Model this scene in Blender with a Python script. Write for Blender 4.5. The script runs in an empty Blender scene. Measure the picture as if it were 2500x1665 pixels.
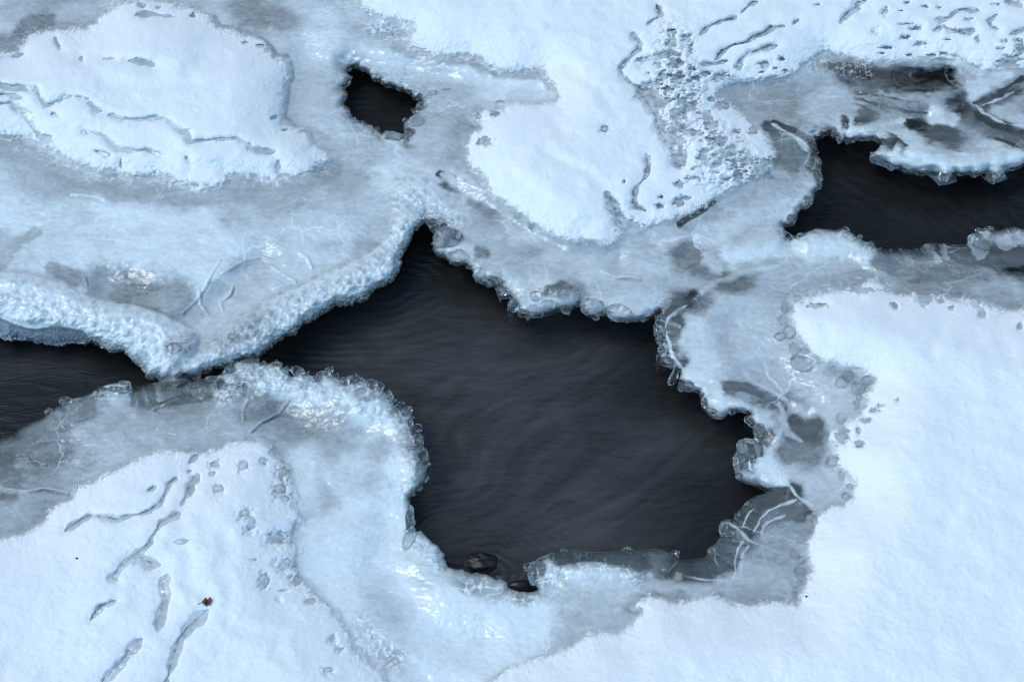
import bpy, math, random
import numpy as np

# ------------------------------------------------------------------ camera, sky, sun, exposure
S = bpy.context.scene
W_SRC, H_SRC = 2500.0, 1665.0
LENS = 50.0
PITCH = math.radians(52)              # looking down at the stream
DIST = 3.2
TH = math.pi/2 - PITCH
CAM = np.array([0.0, -DIST*math.cos(PITCH), DIST*math.sin(PITCH)])
F = LENS/36.0*W_SRC
cd = bpy.data.cameras.new("camera"); cam = bpy.data.objects.new("camera", cd)
S.collection.objects.link(cam)
cam.location = CAM; cam.rotation_euler = (TH, 0, 0)
cd.lens = LENS; cd.sensor_width = 36; cd.clip_start = 0.05; cd.clip_end = 400
S.camera = cam

SUN_EL, SUN_AZ = math.radians(60), math.radians(-80)     # azimuth from +Y towards +X
wd = bpy.data.worlds.new("World"); S.world = wd; wd.use_nodes = True
nt = wd.node_tree; nt.nodes.clear()
sky = nt.nodes.new("ShaderNodeTexSky"); sky.sky_type = 'NISHITA'; sky.sun_disc = False
sky.sun_elevation = SUN_EL; sky.sun_rotation = SUN_AZ
sky.air_density = 1.0; sky.dust_density = 1.2; sky.ozone_density = 1.0
bg = nt.nodes.new("ShaderNodeBackground"); bg.inputs[1].default_value = 0.13
wo = nt.nodes.new("ShaderNodeOutputWorld")
tint = nt.nodes.new("ShaderNodeMix"); tint.data_type = 'RGBA'; tint.blend_type = 'MULTIPLY'; tint.inputs[0].default_value = 1
tint.inputs[7].default_value = (.90, 1.09, 1.08, 1)          # thin high cloud veil, slightly cyan
nt.links.new(sky.outputs[0], tint.inputs[6]); nt.links.new(tint.outputs[2], bg.inputs[0]); nt.links.new(bg.outputs[0], wo.inputs[0])
sl = bpy.data.lights.new("sun", 'SUN'); sl.energy = 0.5; sl.angle = math.radians(19); sl.color = (1, 0.98, 0.94)
so = bpy.data.objects.new("sun", sl); S.collection.objects.link(so)
so.rotation_euler = (math.pi/2 - SUN_EL, 0, math.pi - SUN_AZ)
S.view_settings.view_transform = 'Standard'; S.view_settings.look = 'None'
S.view_settings.gamma = 1; S.view_settings.exposure = 0.74; S.view_settings.use_curve_mapping = False
S.cycles.use_denoising = True
S.cycles.filter_width = 1.0
S.cycles.max_bounces = 12; S.cycles.transmission_bounces = 12; S.cycles.diffuse_bounces = 4
S.cycles.glossy_bounces = 6; S.cycles.transparent_max_bounces = 8
S.cycles.caustics_reflective = False; S.cycles.caustics_refractive = True

# ------------------------------------------------------------------ tracing helpers (source pixels <-> world)
ORG = {1: (0, 0), 2: (825, 0), 3: (1650, 0), 4: (0, 550), 5: (825, 550), 6: (1650, 550),
       7: (0, 1099), 8: (825, 1099), 9: (1650, 1099)}
KC = 850/2355.0
KO = 2500/2354.0
MPP = DIST/F                          # metres per source pixel near the middle
def cr(n, *v):
    ox, oy = ORG[n]
    return [(ox+x*KC, oy+y*KC) for x, y in zip(v[::2], v[1::2])]
def ov(*v):
    return [(x*KO, y*KO) for x, y in zip(v[::2], v[1::2])]
def world(u, v, z):
    x = (u-1250.0)/F; y = -(v-832.5)/F
    dy = y*math.cos(TH)+math.sin(TH); dz = y*math.sin(TH)-math.cos(TH)
    t = (z-CAM[2])/dz
    return x*t+CAM[0], dy*t+CAM[1], z

# ------------------------------------------------------------------ traced outlines
W_SMALL = cr(2, 70,465,100,452,125,460,180,478,205,505,235,530,280,545,320,572,370,585,400,600,450,605,490,625,
    505,640,500,655,520,670,552,668,560,695,533,725,528,768,490,795,455,830,445,880,455,930,470,970,460,965,440,915,400,897,
    340,890,295,900,265,880,235,855,205,848,180,830,140,820,100,800,92,770,75,735,45,712,40,700,60,670,65,640,
    50,615,35,600,60,575,90,545,92,520,65,490)
W_DOT = cr(2, 490,1075,515,1072,512,1090,502,1102,496,1090)
W_MAIN = (cr(2, 580,1493,545,1530) + cr(5, 545,10,510,50,490,100,460,150,440,190,425,220,430,250,405,320,380,355,330,390,
    270,410,235,440,205,485,160,510,120,510,95,530,20,535)
  + cr(4, 2340,537,2275,535,2200,575,2130,625,2045,655,2030,690,2000,730,1930,745,1860,790,1790,850,1750,880,1690,893,
    1620,893,1600,910,1560,935,1500,950,1430,975,1370,1000,1310,1028,1280,1046,1350,1034,1400,1048,1440,1024,1500,1007,1520,980,1560,945,
    1600,920,1690,910,1740,925,1800,930,1850,918,1880,915,1915,945,1950,975,1970,1015,2000,1010,2010,985,2040,975,
    2075,1005,2120,1015,2170,1015,2180,990,2215,980,2240,1000,2270,1020,2290,1040,2340,1038)
  + cr(5, 60,1030,110,1018,180,1035,240,1050,270,1085,300,1110,335,1130,370,1155,375,1190,395,1235,440,1230,490,1238,
    510,1290,515,1350,540,1400,575,1470,580,1520,570,1545)
  + cr(8, 580,0,600,45,612,90,605,140,585,200,545,245,490,325,495,380,510,440,520,500,512,540,560,540,600,570,625,610,
    680,650,720,700,735,750,740,795,800,800,850,805,900,825,960,835,1010,845,1060,870,1140,890,1150,925,1190,940,
    1230,965,1290,962,1350,940,1330,915,1300,890,1298,850,1285,810,1300,775,1340,750,1390,715,1450,695,1530,680,
    1620,665,1700,680,1780,685,1850,680,1930,670,1975,660,2010,675,2100,670,2190,675,2260,690,2300,705,2320,730,2340,735)
  + cr(9, 30,730,100,738,150,728,200,722,210,690,240,650,270,620,300,585,290,545,305,490,340,462,385,465,400,430,440,395,
    490,340,540,310,590,298,630,276,570,250,530,235,490,215,450,195,415,185,400,150,395,90,405,40)
  + cr(6, 395,1560,410,1545,440,1500,480,1460,530,1450,528,1410,540,1370,515,1360,490,1330,490,1300,510,1275,450,1268,380,1262,
    330,1290,270,1295,230,1275,200,1240,170,1205,165,1160,150,1130,100,1110,60,1100,20,1040)
  + cr(5, 2320,985,2250,965,2200,935,2190,890,2175,870,2180,830,2170,790,2150,760,2140,720,2140,680,2160,630,2180,600,2175,580,
    2150,600,2100,630,2040,650,1960,655,1900,640,1850,635,1820,605,1740,605,1680,595,1640,570,1630,545,1610,555,
    1585,565,1570,595,1530,580,1480,575,1400,595,1380,610,1310,615,1260,610,1220,600,1215,580,1160,575,1150,550,1180,510,
    1170,490,1110,485,1080,470,1075,430,1100,395,1060,400,1010,410,980,390,930,375,910,340,925,310,890,280,855,255,
    800,260,750,245,715,210,670,190,640,160,650,110,690,60,700,45,660,45,620,25,605,0))
W_LEFT_UP = cr(4, 0,755,60,770,100,760,180,775,240,790,330,795,400,805,450,790,530,790,570,795,590,775,650,795,690,820,730,845,
    820,840,850,870,890,910,940,950,965,985,985,1025,1060,1025,1090,1050)
W_LEFT_LO = cr(4, 1085,1060,1050,1066,980,1080,905,1110,885,1080,850,1055,820,1055,800,1075,740,1075,690,1100,620,1125,580,1145,540,1160,
    480,1170,430,1205,370,1235,320,1275,270,1315,230,1330,180,1350,120,1380,90,1410,40,1435,0,1450)
W_LEFT = [(-420, 850), (-160, 800)] + W_LEFT_UP + W_LEFT_LO + [(-150, 1130), (-420, 1120)]
W_RIGHT = (cr(3, 1010,925,1045,905,1060,925,1085,925,1100,960,1145,945,1170,970,1200,950,1280,945,1330,935,1390,965,1370,1000,1330,1030,
    1310,1065,1340,1090,1390,1080,1430,1100,1445,1130,1460,1125,1520,1140,1560,1150,1600,1165,1680,1175,1730,1165,1790,1195,
    1775,1225,1800,1245,1840,1220,1880,1180,1890,1160,1930,1180,1990,1165,2035,1195,2090,1150,2110,1145,2130,1180,2140,1220,
    2160,1235,2200,1200,2230,1165,2300,1140,2355,1105) + [(2680, 330), (2980, 380), (2980, 600), (2700, 575)]
  + cr(6, 2355,30,2300,20,2240,20,2190,40,2110,25,2060,40,2000,60,1975,90,1990,128,1930,130,1850,125,1790,130,1720,125,1680,130,1670,160,
    1640,170,1560,165,1470,165,1400,165,1370,155,1340,120,1270,100,1210,75,1160,50,1130,28,1060,35,1010,25,950,30,900,35,
    880,50,840,55,790,75,760,95,735,30,725,0)
  + cr(3, 735,1520,800,1505,820,1470,830,1440,855,1400,910,1385,940,1340,945,1300,975,1280,995,1220,990,1170,988,1130,985,1090,
    955,1050,950,985,930,935))
WATERS = [W_SMALL, W_MAIN, W_LEFT, W_RIGHT]

S_LEFT = [(-3000, -260), (-300, 60)] + cr(1, 0,345,70,335,120,320,140,260,170,235,230,210,330,190,430,180,570,180,640,145,690,80,770,35,
    800,5,900,-12,1000,-20,1160,-2,1240,25,1310,40,1390,80,1430,100,1480,170,1560,180,1640,215,1730,235,1800,265,1820,330,1870,370,
    1930,380,1960,420,1970,480,1972,530,1940,570,1932,650,1938,700,1915,780,1920,820,2000,850,2080,890,2120,960,2190,1000,2240,1030,
    2230,1100,2150,1130,2080,1170,2010,1210,1900,1200,1880,1250,1750,1200,1540,1205,1530,1260,1440,1280,1330,1270,1200,1240,
    1050,1190,900,1210,800,1170,650,1170,520,1120,430,1080,300,1000,200,950,100,940,0,930) + [(-300, 320), (-3000, 300)]
S_TOP = [(760, -3000), (800, -200)] + cr(2, 125,0,140,65,210,85,290,130,310,155,400,150,490,175,500,210,470,280,450,320,520,340,620,375,680,395,
    760,390,880,385,960,410,1030,470,1100,490,1200,490,1290,490,1380,480,1400,520,1430,570,1460,610,1480,655,1440,675,1390,690,
    1300,685,1220,675,1140,665,1095,690,1100,720,1040,735,960,725,905,750,895,790,930,830,960,860,910,890,870,950,870,1000,
    870,1080,900,1130,950,1170,980,1220,1010,1290,1050,1340,1120,1375,1160,1410,1220,1450,1280,1500,1330,1540) \
  + cr(5, 1300,0,1400,60,1480,100,1560,115,1640,110,1720,140,1790,150,1860,140,1920,80,1980,50,2040,40,2110,20) \
  + cr(3, 0,1480,100,1450,200,1400,280,1340,380,1300,450,1270,560,1200,660,1140,690,1080,660,960,600,880,540,850,490,790,400,700,320,655,
    290,630,330,600,400,575,500,570,640,545,750,530,830,490,880,440,920,410,1000,350,1070,370,1160,400,1250,430,1380,440,1480,440,
    1560,430,1660,405,1780,410,1900,400,1960,440,2050,460,2060,500,2200,490,2300,480,2355,470) + [(2800, 120), (5500, -300), (5500, -3000)]
S_RIGHT = [(5500, 900), (2800, 760)] + cr(6, 2355,550,2200,560,2130,530,2080,500,2030,500,1950,485,1800,475,1700,465,1560,455,1440,430,1400,375,
    1330,365,1250,370,1230,410,1100,425,1020,435,870,490,770,500,770,560,760,620,770,680,800,740,840,800,900,860,970,900,
    1050,940,1130,970,1230,985,1340,1050,1310,1090,1260,1130,1280,1180,1240,1260,1160,1290,1140,1360,1040,1385,1010,1440,1040,1510) \
  + cr(9, 1060,0,1080,90,1150,160,1190,220,1180,320,1120,365,1030,375,960,430,940,480,920,540,890,600,880,680,890,760,910,810,870,900,
    840,960,830,1020,780,1020,680,1000,620,1020,580,1035,480,1035,380,1020,300,980,220,960,150,985) \
  + cr(8, 2355,1015,2270,1010,2180,980,2100,965,2040,990,2010,1020,2000,1060,2040,1085,1990,1130,1950,1170,1900,1205,1830,1220,1740,1210,
    1690,1220,1640,1255,1590,1290,1540,1320,1440,1350,1360,1380,1290,1400,1240,1440,1140,1460,1080,1500,1020,1540,970,1568) \
  + [(1060, 2000), (1000, 5000), (5500, 5000)]
S_FRONT = [(-3000, 1500), (-300, 1380)] + cr(7, 0,585,60,580,140,555,200,520,280,475,330,410,400,345,480,315,530,230,650,205,700,150,840,100,900,50) \
  + cr(4, 905,1568,1000,1530,1130,1505,1250,1525,1400,1525,1480,1500,1560,1460,1650,1445,1760,1445,1830,1480) \
  + cr(7, 1840,0,1890,50,1960,130,1990,230,1990,360,2040,450,1990,540,1980,620,2010,690,1990,770,2050,860,2130,940,2220,1030,2300,1110) \
  + cr(8, 0,1120,50,1165,100,1240,105,1310,170,1370,230,1440,300,1490,340,1568) + [(1010, 2000), (960, 5000), (-3000, 5000)]
SNOWS = {'left': S_LEFT, 'top': S_TOP, 'right': S_RIGHT, 'front': S_FRONT}

# shelves: later ones override earlier ones; 'centre' is what remains
R_LEFT = ov(-3000,-3000,500,-3000,640,-50,700,60,795,150,870,260,945,345,950,380,978,515,920,640,600,830,545,822) + cr(4, 1290,1040,1190,1066,1090,1056) + ov(330,895,-3000,900)
R_LEDGE = ov(1885,320,1790,290,1650,210,1700,190,1850,150,1900,120,2040,160,2180,140,2260,170,2354,150) + [(2800, 90), (5500, -300), (5500, 420), (2980, 420), (2600, 440), (2100, 400)]
R_RIGHT = ov(1812,545,1740,560,1640,625,1570,700,1510,720,1450,950,1210,1345,1300,1400,1230,1480,1130,1560) + [(1060, 2000), (1000, 5000), (5500, 5000), (5500, 500), (2400, 500)]
R_CHUTE = ov(935,1150,800,1165,690,1190,672,1260,690,1330,730,1370,790,1430,820,1490,880,1568) + [(960, 2000), (960, 5000), (1000, 5000), (1060, 2000)] + ov(1130,1560,1230,1480,1300,1400,1210,1345,1180,1200)
R_FRONT = [(-3000, 1100), (-420, 1100), (-150, 1115)] + W_LEFT_LO[::-1] + cr(4, 1190,1067,1290,1042,1320,1030,1500,985,1560,935,1640,890,2000,900,2355,980) + \
    ov(1000,900,1020,1100,935,1150,800,1165,690,1190,672,1260,690,1330,730,1370,790,1430,820,1490,880,1568) + [(960, 2000), (960, 5000), (-3000, 5000)]
SHELF = [('left', R_LEFT), ('ledge', R_LEDGE), ('right', R_RIGHT), ('chute', R_CHUTE), ('front', R_FRONT)]

ROLL_1 = [(-400, 640)] + ov(0,622,60,620,150,650,200,675,250,692,330,702,440,748,470,790,400,876,330,850,290,800,200,775,100,752,60,745,0,730) + [(-400, 760)]
ROLL_2 = ov(470,790,520,745,600,690,700,645,780,605,840,582,890,540,900,500,945,470,990,505,975,530,930,580,915,640,880,670,800,690,735,720,690,755,640,785,590,815,500,845,400,876,385,860)
WALL = [(-400, 775)] + cr(4, 0,635,100,680,180,705,250,712,330,700,400,690,480,705,560,722,600,778,530,792,450,792,400,807,330,797,240,792,180,778,100,764,60,772,0,758) + [(-400, 830)]
RIM_FRONT = ov(500,880,520,850,560,825,640,830,680,855,790,865,860,880,905,925,945,945,985,1070,945,1140,930,1090,915,1000,850,960,760,935,680,915,560,925,500,940)
NECK = ov(890,410,940,385,1000,395,1060,450,1100,490,1080,530,1010,520,985,510,900,490)

# ------------------------------------------------------------------ the grid all ice and snow is modelled on
STEP = 2.5
def axis(a, b, lo, hi):
    mid = np.arange(a, b+1e-6, STEP)
    def grow(n_end, start, sgn):
        out = []; s = STEP; p = start
        while sgn*(n_end-p) > 0:
            s = min(s*1.06, 60); p += sgn*s; out.append(p)
        return out
    return np.array(grow(lo, a, -1)[::-1] + list(mid) + grow(hi, b, 1))
U = axis(-30, 2530, -1900, 4400); V = axis(-30, 1695, -1500, 2900)
NU, NV = len(U), len(V)
UU, VV = np.meshgrid(U, V)            # rows follow v
UU = UU.astype(np.float64); VV = VV.astype(np.float64)
X0, Y0, _ = world(UU, VV, 0.0)        # position on the ground, for noise in metres

rng = np.random.default_rng(7)
TAB = rng.random((256, 256)); TAB2 = rng.random((256, 256)); TAB3 = rng.random((256, 256))
def vnoise(x, y, seed=0):
    x = x+seed*17.31; y = y+seed*9.77
    xi = np.floor(x).astype(np.int64); yi = np.floor(y).astype(np.int64)
    fx = x-xi; fy = y-yi
    fx = fx*fx*fx*(fx*(fx*6-15)+10); fy = fy*fy*fy*(fy*(fy*6-15)+10)
    xi += seed*53; yi += seed*91
    a = TAB[xi & 255, yi & 255]; b = TAB[(xi+1) & 255, yi & 255]
    c = TAB[xi & 255, (yi+1) & 255]; d = TAB[(xi+1) & 255, (yi+1) & 255]
    return (a*(1-fx)+b*fx)*(1-fy)+(c*(1-fx)+d*fx)*fy
def fbm(x, y, oct=4, seed=0, gain=.5):
    s = 0; a = 1; n = 0
    for i in range(oct):
        s = s+a*vnoise(x*2**i, y*2**i, seed+i*3); n += a; a *= gain
    return s/n*2-1
def worley(x, y, seed=0):
    xi = np.floor(x).astype(np.int64); yi = np.floor(y).astype(np.int64)
    best = np.full(x.shape, 9.0); cid = np.zeros(x.shape)
    for i in (-1, 0, 1):
        for j in (-1, 0, 1):
            a = (xi+i+seed*31) & 255; b = (yi+j+seed*57) & 255
            px = xi+i+TAB2[a, b]; py = yi+j+TAB3[a, b]
            d = (x-px)**2+(y-py)**2
            m = d < best
            best = np.where(m, d, best); cid = np.where(m, TAB[a, b], cid)
    return np.sqrt(best), cid
def sstep(a, b, x):
    t = np.clip((x-a)/(b-a), 0, 1); return t*t*(3-2*t)

def box(pts, pad):
    p = np.array(pts)
    i0 = np.searchsorted(V, p[:, 1].min()-pad); i1 = np.searchsorted(V, p[:, 1].max()+pad)
    j0 = np.searchsorted(U, p[:, 0].min()-pad); j1 = np.searchsorted(U, p[:, 0].max()+pad)
    return slice(max(0, i0), i1), slice(max(0, j0), j1)
def smooth_poly(pts, it=1):
    p = np.array(pts, float)
    for _ in range(it):
        q = np.roll(p, -1, 0)
        p = np.stack([p*.78+q*.22, p*.22+q*.78], 1).reshape(-1, 2)
    return p
def sdf(pts, far=260.0, smooth=0):
    p = smooth_poly(pts, smooth) if smooth else np.array(pts, float)
    out = np.full((NV, NU), -far)
    sl_ = box(p, far); x = UU[sl_]; y = VV[sl_]
    d2 = np.full(x.shape, far*far); ins = np.zeros(x.shape, bool)
    for (ax, ay), (bx, by) in zip(p, np.roll(p, -1, 0)):
        ex, ey = bx-ax, by-ay
        l2 = ex*ex+ey*ey
        if l2 < 1e-9: continue
        # distance only near this segment
        i0 = np.searchsorted(y[:, 0], min(ay, by)-far); i1 = np.searchsorted(y[:, 0], max(ay, by)+far)
        j0 = np.searchsorted(x[0], min(ax, bx)-far); j1 = np.searchsorted(x[0], max(ax, bx)+far)
        xs = x[i0:i1, j0:j1]; ys = y[i0:i1, j0:j1]
        wx = xs-ax; wy = ys-ay
        t = np.clip((wx*ex+wy*ey)/l2, 0, 1)
        d2[i0:i1, j0:j1] = np.minimum(d2[i0:i1, j0:j1], (wx-t*ex)**2+(wy-t*ey)**2)
        if ay != by:
            r0 = np.searchsorted(y[:, 0], min(ay, by)); r1 = np.searchsorted(y[:, 0], max(ay, by))
            yy = y[r0:r1]
            ins[r0:r1] ^= (((ay > yy) != (by > yy)) & (x[r0:r1] < ex*(yy-ay)/ey+ax))
    out[sl_] = np.where(ins, 1, -1)*np.sqrt(d2)
    return out
def stroke(pts, rad):
    """soft 0..1 mask round a polyline"""
    p = np.array(pts, float); s_ = box(p, rad*1.02)
    x = UU[s_]; y = VV[s_]; d2 = np.full(x.shape, 1e9)
    if len(p) == 1: d2 = (x-p[0, 0])**2+(y-p[0, 1])**2
    for (ax, ay), (bx, by) in zip(p[:-1], p[1:]):
        ex, ey = bx-ax, by-ay; l2 = ex*ex+ey*ey+1e-9
        t = np.clip(((x-ax)*ex+(y-ay)*ey)/l2, 0, 1)
        d2 = np.minimum(d2, (x-ax-t*ex)**2+(y-ay-t*ey)**2)
    m = np.clip(1-np.sqrt(d2)/rad, 0, 1)
    return s_, m*m*(3-2*m)

def blur(a, n):
    for _ in range(n):
        b = a.copy(); b[1:-1] = (a[:-2]+2*a[1:-1]+a[2:])/4; a = b.copy(); a[:, 1:-1] = (b[:, :-2]+2*b[:, 1:-1]+b[:, 2:])/4
    return a

def taper(pts, rad, seed=0, warp=0):
    """like stroke, but pinched at both ends and of uneven width"""
    p = np.array(pts, float); s_ = box(p, rad*1.5+12*(warp > 0))
    x = UU[s_]; y = VV[s_]
    if warp: x = x+warp*WXF[s_]; y = y+warp*WYF[s_]
    best = np.full(x.shape, 9.0)
    L_ = np.hypot(*np.diff(p, axis=0).T); c_ = np.concatenate([[0], np.cumsum(L_)]); tot = c_[-1]+1e-6
    r = np.random.default_rng(int(p[0, 0])+seed); ph = r.random(3)*6.28
    for i, ((ax, ay), (bx, by)) in enumerate(zip(p[:-1], p[1:])):
        ex, ey = bx-ax, by-ay; l2 = ex*ex+ey*ey+1e-9
        t = np.clip(((x-ax)*ex+(y-ay)*ey)/l2, 0, 1); q = (c_[i]+t*L_[i])
        w = rad*np.clip(np.minimum(q, tot-q)/14+.45, 0, 1)*(1+.28*np.sin(q/17+ph[0])+.22*np.sin(q/7.3+ph[1])+.25*np.sin(q/41+ph[2]))
        best = np.minimum(best, np.hypot(x-ax-t*ex, y-ay-t*ey)/np.maximum(w, .8))
    m = np.clip(1-best, 0, 1); return s_, m*m*(3-2*m)

# ---- regions
label = np.zeros((NV, NU), np.int8)           # 0 = centre
for k, (n, pts) in enumerate(SHELF):
    label[sdf(pts, 4) > 0] = k+1
sd_roll1 = sdf(ROLL_1, 90, 1); sd_roll2 = sdf(ROLL_2, 90, 1); sd_wall = sdf(WALL, 60); sd_rim = sdf(RIM_FRONT, 80, 1); sd_neck = sdf(NECK, 80, 1)

# ---- open water: signed distance, positive in the water; the edge gets drip scallops and rough crystals
sdw = np.full((NV, NU), -260.0)
for w in WATERS: sdw = np.maximum(sdw, sdf(w))
rough_edge = sstep(-25, 5, np.maximum(sd_roll1, sd_roll2))
rough_edge = np.maximum(rough_edge, sstep(-40, 5, sd_wall))
wl, _ = worley(X0/0.021, Y0/0.021, 3)
wf, _ = worley(X0/0.0075, Y0/0.0075, 5)
wb, _ = worley(X0/0.05+3, Y0/0.05, 6); eam = np.clip(.5+1.5*fbm(X0/.12, Y0/.12, 2, 7), .1, 1.3)
sdw = sdw + (1-rough_edge)*((wl-.5)*8.0*eam*np.where((label == 2)|(label == 0), .55, np.where((label == 3)&(VV > 1150), .4, 1))+(wb-.5)*8.0) + rough_edge*(wf-.45)*9.0 + fbm(X0/.02, Y0/.02, 3, 4)*(1.2+1.2*rough_edge)
D = -sdw                                       # distance into the ice, px
gx = np.gradient(sdw, U, axis=1); gy = np.gradient(sdw, V, axis=0)

sds = np.full((NV, NU), -260.0)
for w in WATERS: sds = np.maximum(sds, sdf(w, 120))
sds = blur(sds, 14)
GX = np.gradient(sds, U, axis=1); GY = np.gradient(sds, V, axis=0)

# ---- snow
snow_sd = {k: sdf(p, 320) for k, p in SNOWS.items()}
snow_all = np.max(np.stack(list(snow_sd.values())), 0)

# ---- ice height (metres)
n_lo = fbm(X0/.22, Y0/.22, 4, 11); n_mid = fbm(X0/.05, Y0/.05, 4, 21); n_st = fbm(X0/.09, Y0/.022, 4, 31)
H = 0.012*n_lo + 0.0020*n_mid
mound = {'left': (.045, 130), 'top': (.04, 110), 'right': (.055, 160), 'front': (.045, 190)}
MD = np.zeros((NV, NU))
for k, (hm, wd_) in mound.items(): MD += hm*sstep(-25, wd_, snow_sd[k])
MD = blur(MD, 160)
H += MD
for k in mound:
    H += .005*sstep(-9, 9, snow_sd[k]+fbm(X0/.03, Y0/.03, 3, 41)*8)
def roll(sd, w, h):
    t = np.clip(sd/w, 0, 1); return h*np.sqrt(np.clip(1-(1-t)**2, 0, 1))
sd_rolls = blur(np.maximum(sd_roll1, sd_roll2)+7*fbm(X0/.04, Y0/.04, 3, 131), 6)
H += .020*sstep(-8, 34, sd_rolls)+(.014*sstep(-35, 60, sd_rim))+(.012*sstep(-30, 50, sd_neck))
# knobbly frozen splash on the rolls, rims and neck
knob = np.clip(np.maximum.reduce([sstep(-8, 14, sd_roll1), sstep(-8, 14, sd_roll2), sstep(-10, 20, sd_rim), .8*sstep(-10, 20, sd_neck)]), 0, 1)
k1, c1 = worley(X0/.021, Y0/.021, 8); k2, c2 = worley(X0/.0095, Y0/.0095, 9)
edge_near = np.exp(-np.clip(D, 0, None)/45.0)
H += knob*(np.clip(.75-k1, 0, 1)**1.2*.013*(.3+c1)+np.clip(.7-k2, 0, 1)*.006*(.2+c2))*(.35+.9*edge_near)
# drip lobes along every other water edge
lobes = np.clip(.8-wl, 0, 1)*eam*np.exp(-np.clip(D, 0, None)/16.0)
H += lobes*.012*(1-rough_edge)
# rounded lip
dd = np.clip(D, 0, None)*MPP
lipr = .020
tt = np.clip(dd/lipr, 0, 1)
H += -.034*(1-np.sqrt(np.clip(1-(1-tt)**2, 0, 1))) - .016*np.exp(-dd/.05)
# upright face under the left roll
wf_ = np.clip(1-D/52.0, 0, 1)
in_wall = sstep(-3, 3, sd_wall)
H = H*(1-in_wall) + in_wall*(-.005-.085*wf_+.004*n_mid+.003*(wf-.5))
# shallow channels and folds
CHAN = [(ov(700,130,680,250,740,330,800,400), 70, -.014), (ov(800,140,950,170,1100,200,1240,215), 45, -.016),
        (ov(430,750,520,680,600,600), 60, -.012), (ov(330,670,250,650), 60, -.012), (ov(1040,440,1120,480,1220,540,1300,580,1420,600), 40, -.012),
        (ov(640,950,700,990,820,1010), 60, -.012), (ov(300,960,450,930), 60, -.01), (ov(900,1200,880,1300,960,1420,1100,1480), 90, -.012),
        (ov(1700,760,1750,850,1860,950), 90, -.014), (ov(1850,240,1700,220,1950,230), 60, -.015), (ov(2130,275), 45, -.02), (ov(2040,335), 26, -.012),
        (ov(2080,175,2180,178), 35, -.022), (ov(1760,920,1850,960), 30, -.008), (ov(1580,590), 45, -.008),(ov(2350,230,2200,250), 40, -.012)]
for p, r, a in CHAN:
    s_, m = stroke(p, r*KO); H[s_] += a*m
BUMP = [(ov(1860,560,1960,560,2020,600), 45, .02), (ov(1990,300,2080,340,2200,380,2350,350), 45, .016), (ov(1260,650,1320,680), 40, .012), (ov(1060,600,1130,630), 30, .010),
        (ov(1680,560,1780,560), 40, .012), (ov(1600,900,1720,945,1790,1000), 30, .008), (ov(1250,1290,1350,1310,1450,1310), 45, .012)]
for p, r, a in BUMP:
    s_, m = stroke(p, r*KO); H[s_] += a*m
for p, r in [(cr(3, 30,430,120,700,250,900,330,1050), 90), (cr(2, 2260,260,2280,560,2300,900), 80), (cr(3, 300,980,560,1120,200,1150), 80)]:
    s_, m = stroke(p, r); H[s_] += m*(np.clip(.7-k1[s_], 0, 1)*.012*c1[s_]+np.clip(.7-k2[s_], 0, 1)*.004)
# flow streaks and tiny relief
H += .0007*n_st*(1-knob) + .0009*fbm(X0/.009, Y0/.006, 3, 51)

# ---- cloudiness: share of white trapped air in the ice (0 = clear, dark water shows)
base = {0: .56, 1: .66, 2: .42, 3: .52, 4: .92, 5: .46}
CL = np.zeros((NV, NU))
for k, v_ in base.items(): CL[label == k] = v_
CL = blur(CL, 90)
WXF = 16*fbm(X0/.09, Y0/.07, 2, 121)+9*fbm(X0/.03, Y0/.02, 2, 123)+5*fbm(X0/.010, Y0/.007, 2, 125)
WYF = 14*fbm(X0/.09, Y0/.07, 2, 127)+8*fbm(X0/.03, Y0/.02, 2, 129)+4*fbm(X0/.010, Y0/.007, 2, 131)
def wstroke(pts, rad, k=1.0):
    p = np.array(pts, float); s_ = box(p, rad*1.02+26*k)
    k = k*min(1.0, rad/26.0)
    x = UU[s_]+k*WXF[s_]; y = VV[s_]+k*WYF[s_]; d2 = np.full(x.shape, 1e9)
    if len(p) == 1: d2 = (x-p[0, 0])**2+(y-p[0, 1])**2
    for (ax, ay), (bx, by) in zip(p[:-1], p[1:]):
        ex, ey = bx-ax, by-ay; l2 = ex*ex+ey*ey+1e-9
        t = np.clip(((x-ax)*ex+(y-ay)*ey)/l2, 0, 1)
        d2 = np.minimum(d2, (x-ax-t*ex)**2+(y-ay-t*ey)**2)
    m = np.clip(1-np.sqrt(d2)/rad, 0, 1)
    return s_, m*m*(3-2*m)
def cl(val, rad, *pts):
    global CL
    s_, m = wstroke(ov(*pts), rad*KO*1.1); m = np.clip(m*1.5, 0, 1); CL[s_] = CL[s_]*(1-m)+val*m
# left shelf
for a in [(.88,190,200,520,430,540),(.80,90,40,470,150,520),(.58,60,60,400,250,430,420,440),(.50,90,560,470,760,420),(.52,70,820,380,700,340),(.26,75,290,672,400,690),(.40,60,230,650),
          (.62,70,800,500,860,560),(.55,40,880,520,840,570),(.66,95,690,230,690,120),(.75,70,740,60,740,110),(.36,55,560,30,640,40),(.58,90,60,30,200,40),(.46,40,20,100,60,80),
          (.48,70,860,50,900,110),(.70,60,850,150,1000,170,1180,200),(.56,60,500,720,560,640,620,610),(.62,60,660,620,620,560),(.42,26,440,740,500,660),(.72,50,780,560,700,600),
          (.72,60,1150,190,1230,210),(.60,45,1060,200,980,190)]:
    cl(*a)
CL = np.where(sd_roll1 > -6, np.maximum(CL, .93*sstep(-6, 10, sd_roll1)), CL)
CL = np.where(sd_roll2 > -6, np.maximum(CL, .84*sstep(-6, 12, sd_roll2)), CL)
CL = CL*(1-in_wall)+in_wall*.62
for a in [(.62,50,420,800,520,790,600,740),(.70,40,400,850,480,830)]: cl(*a)
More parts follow.
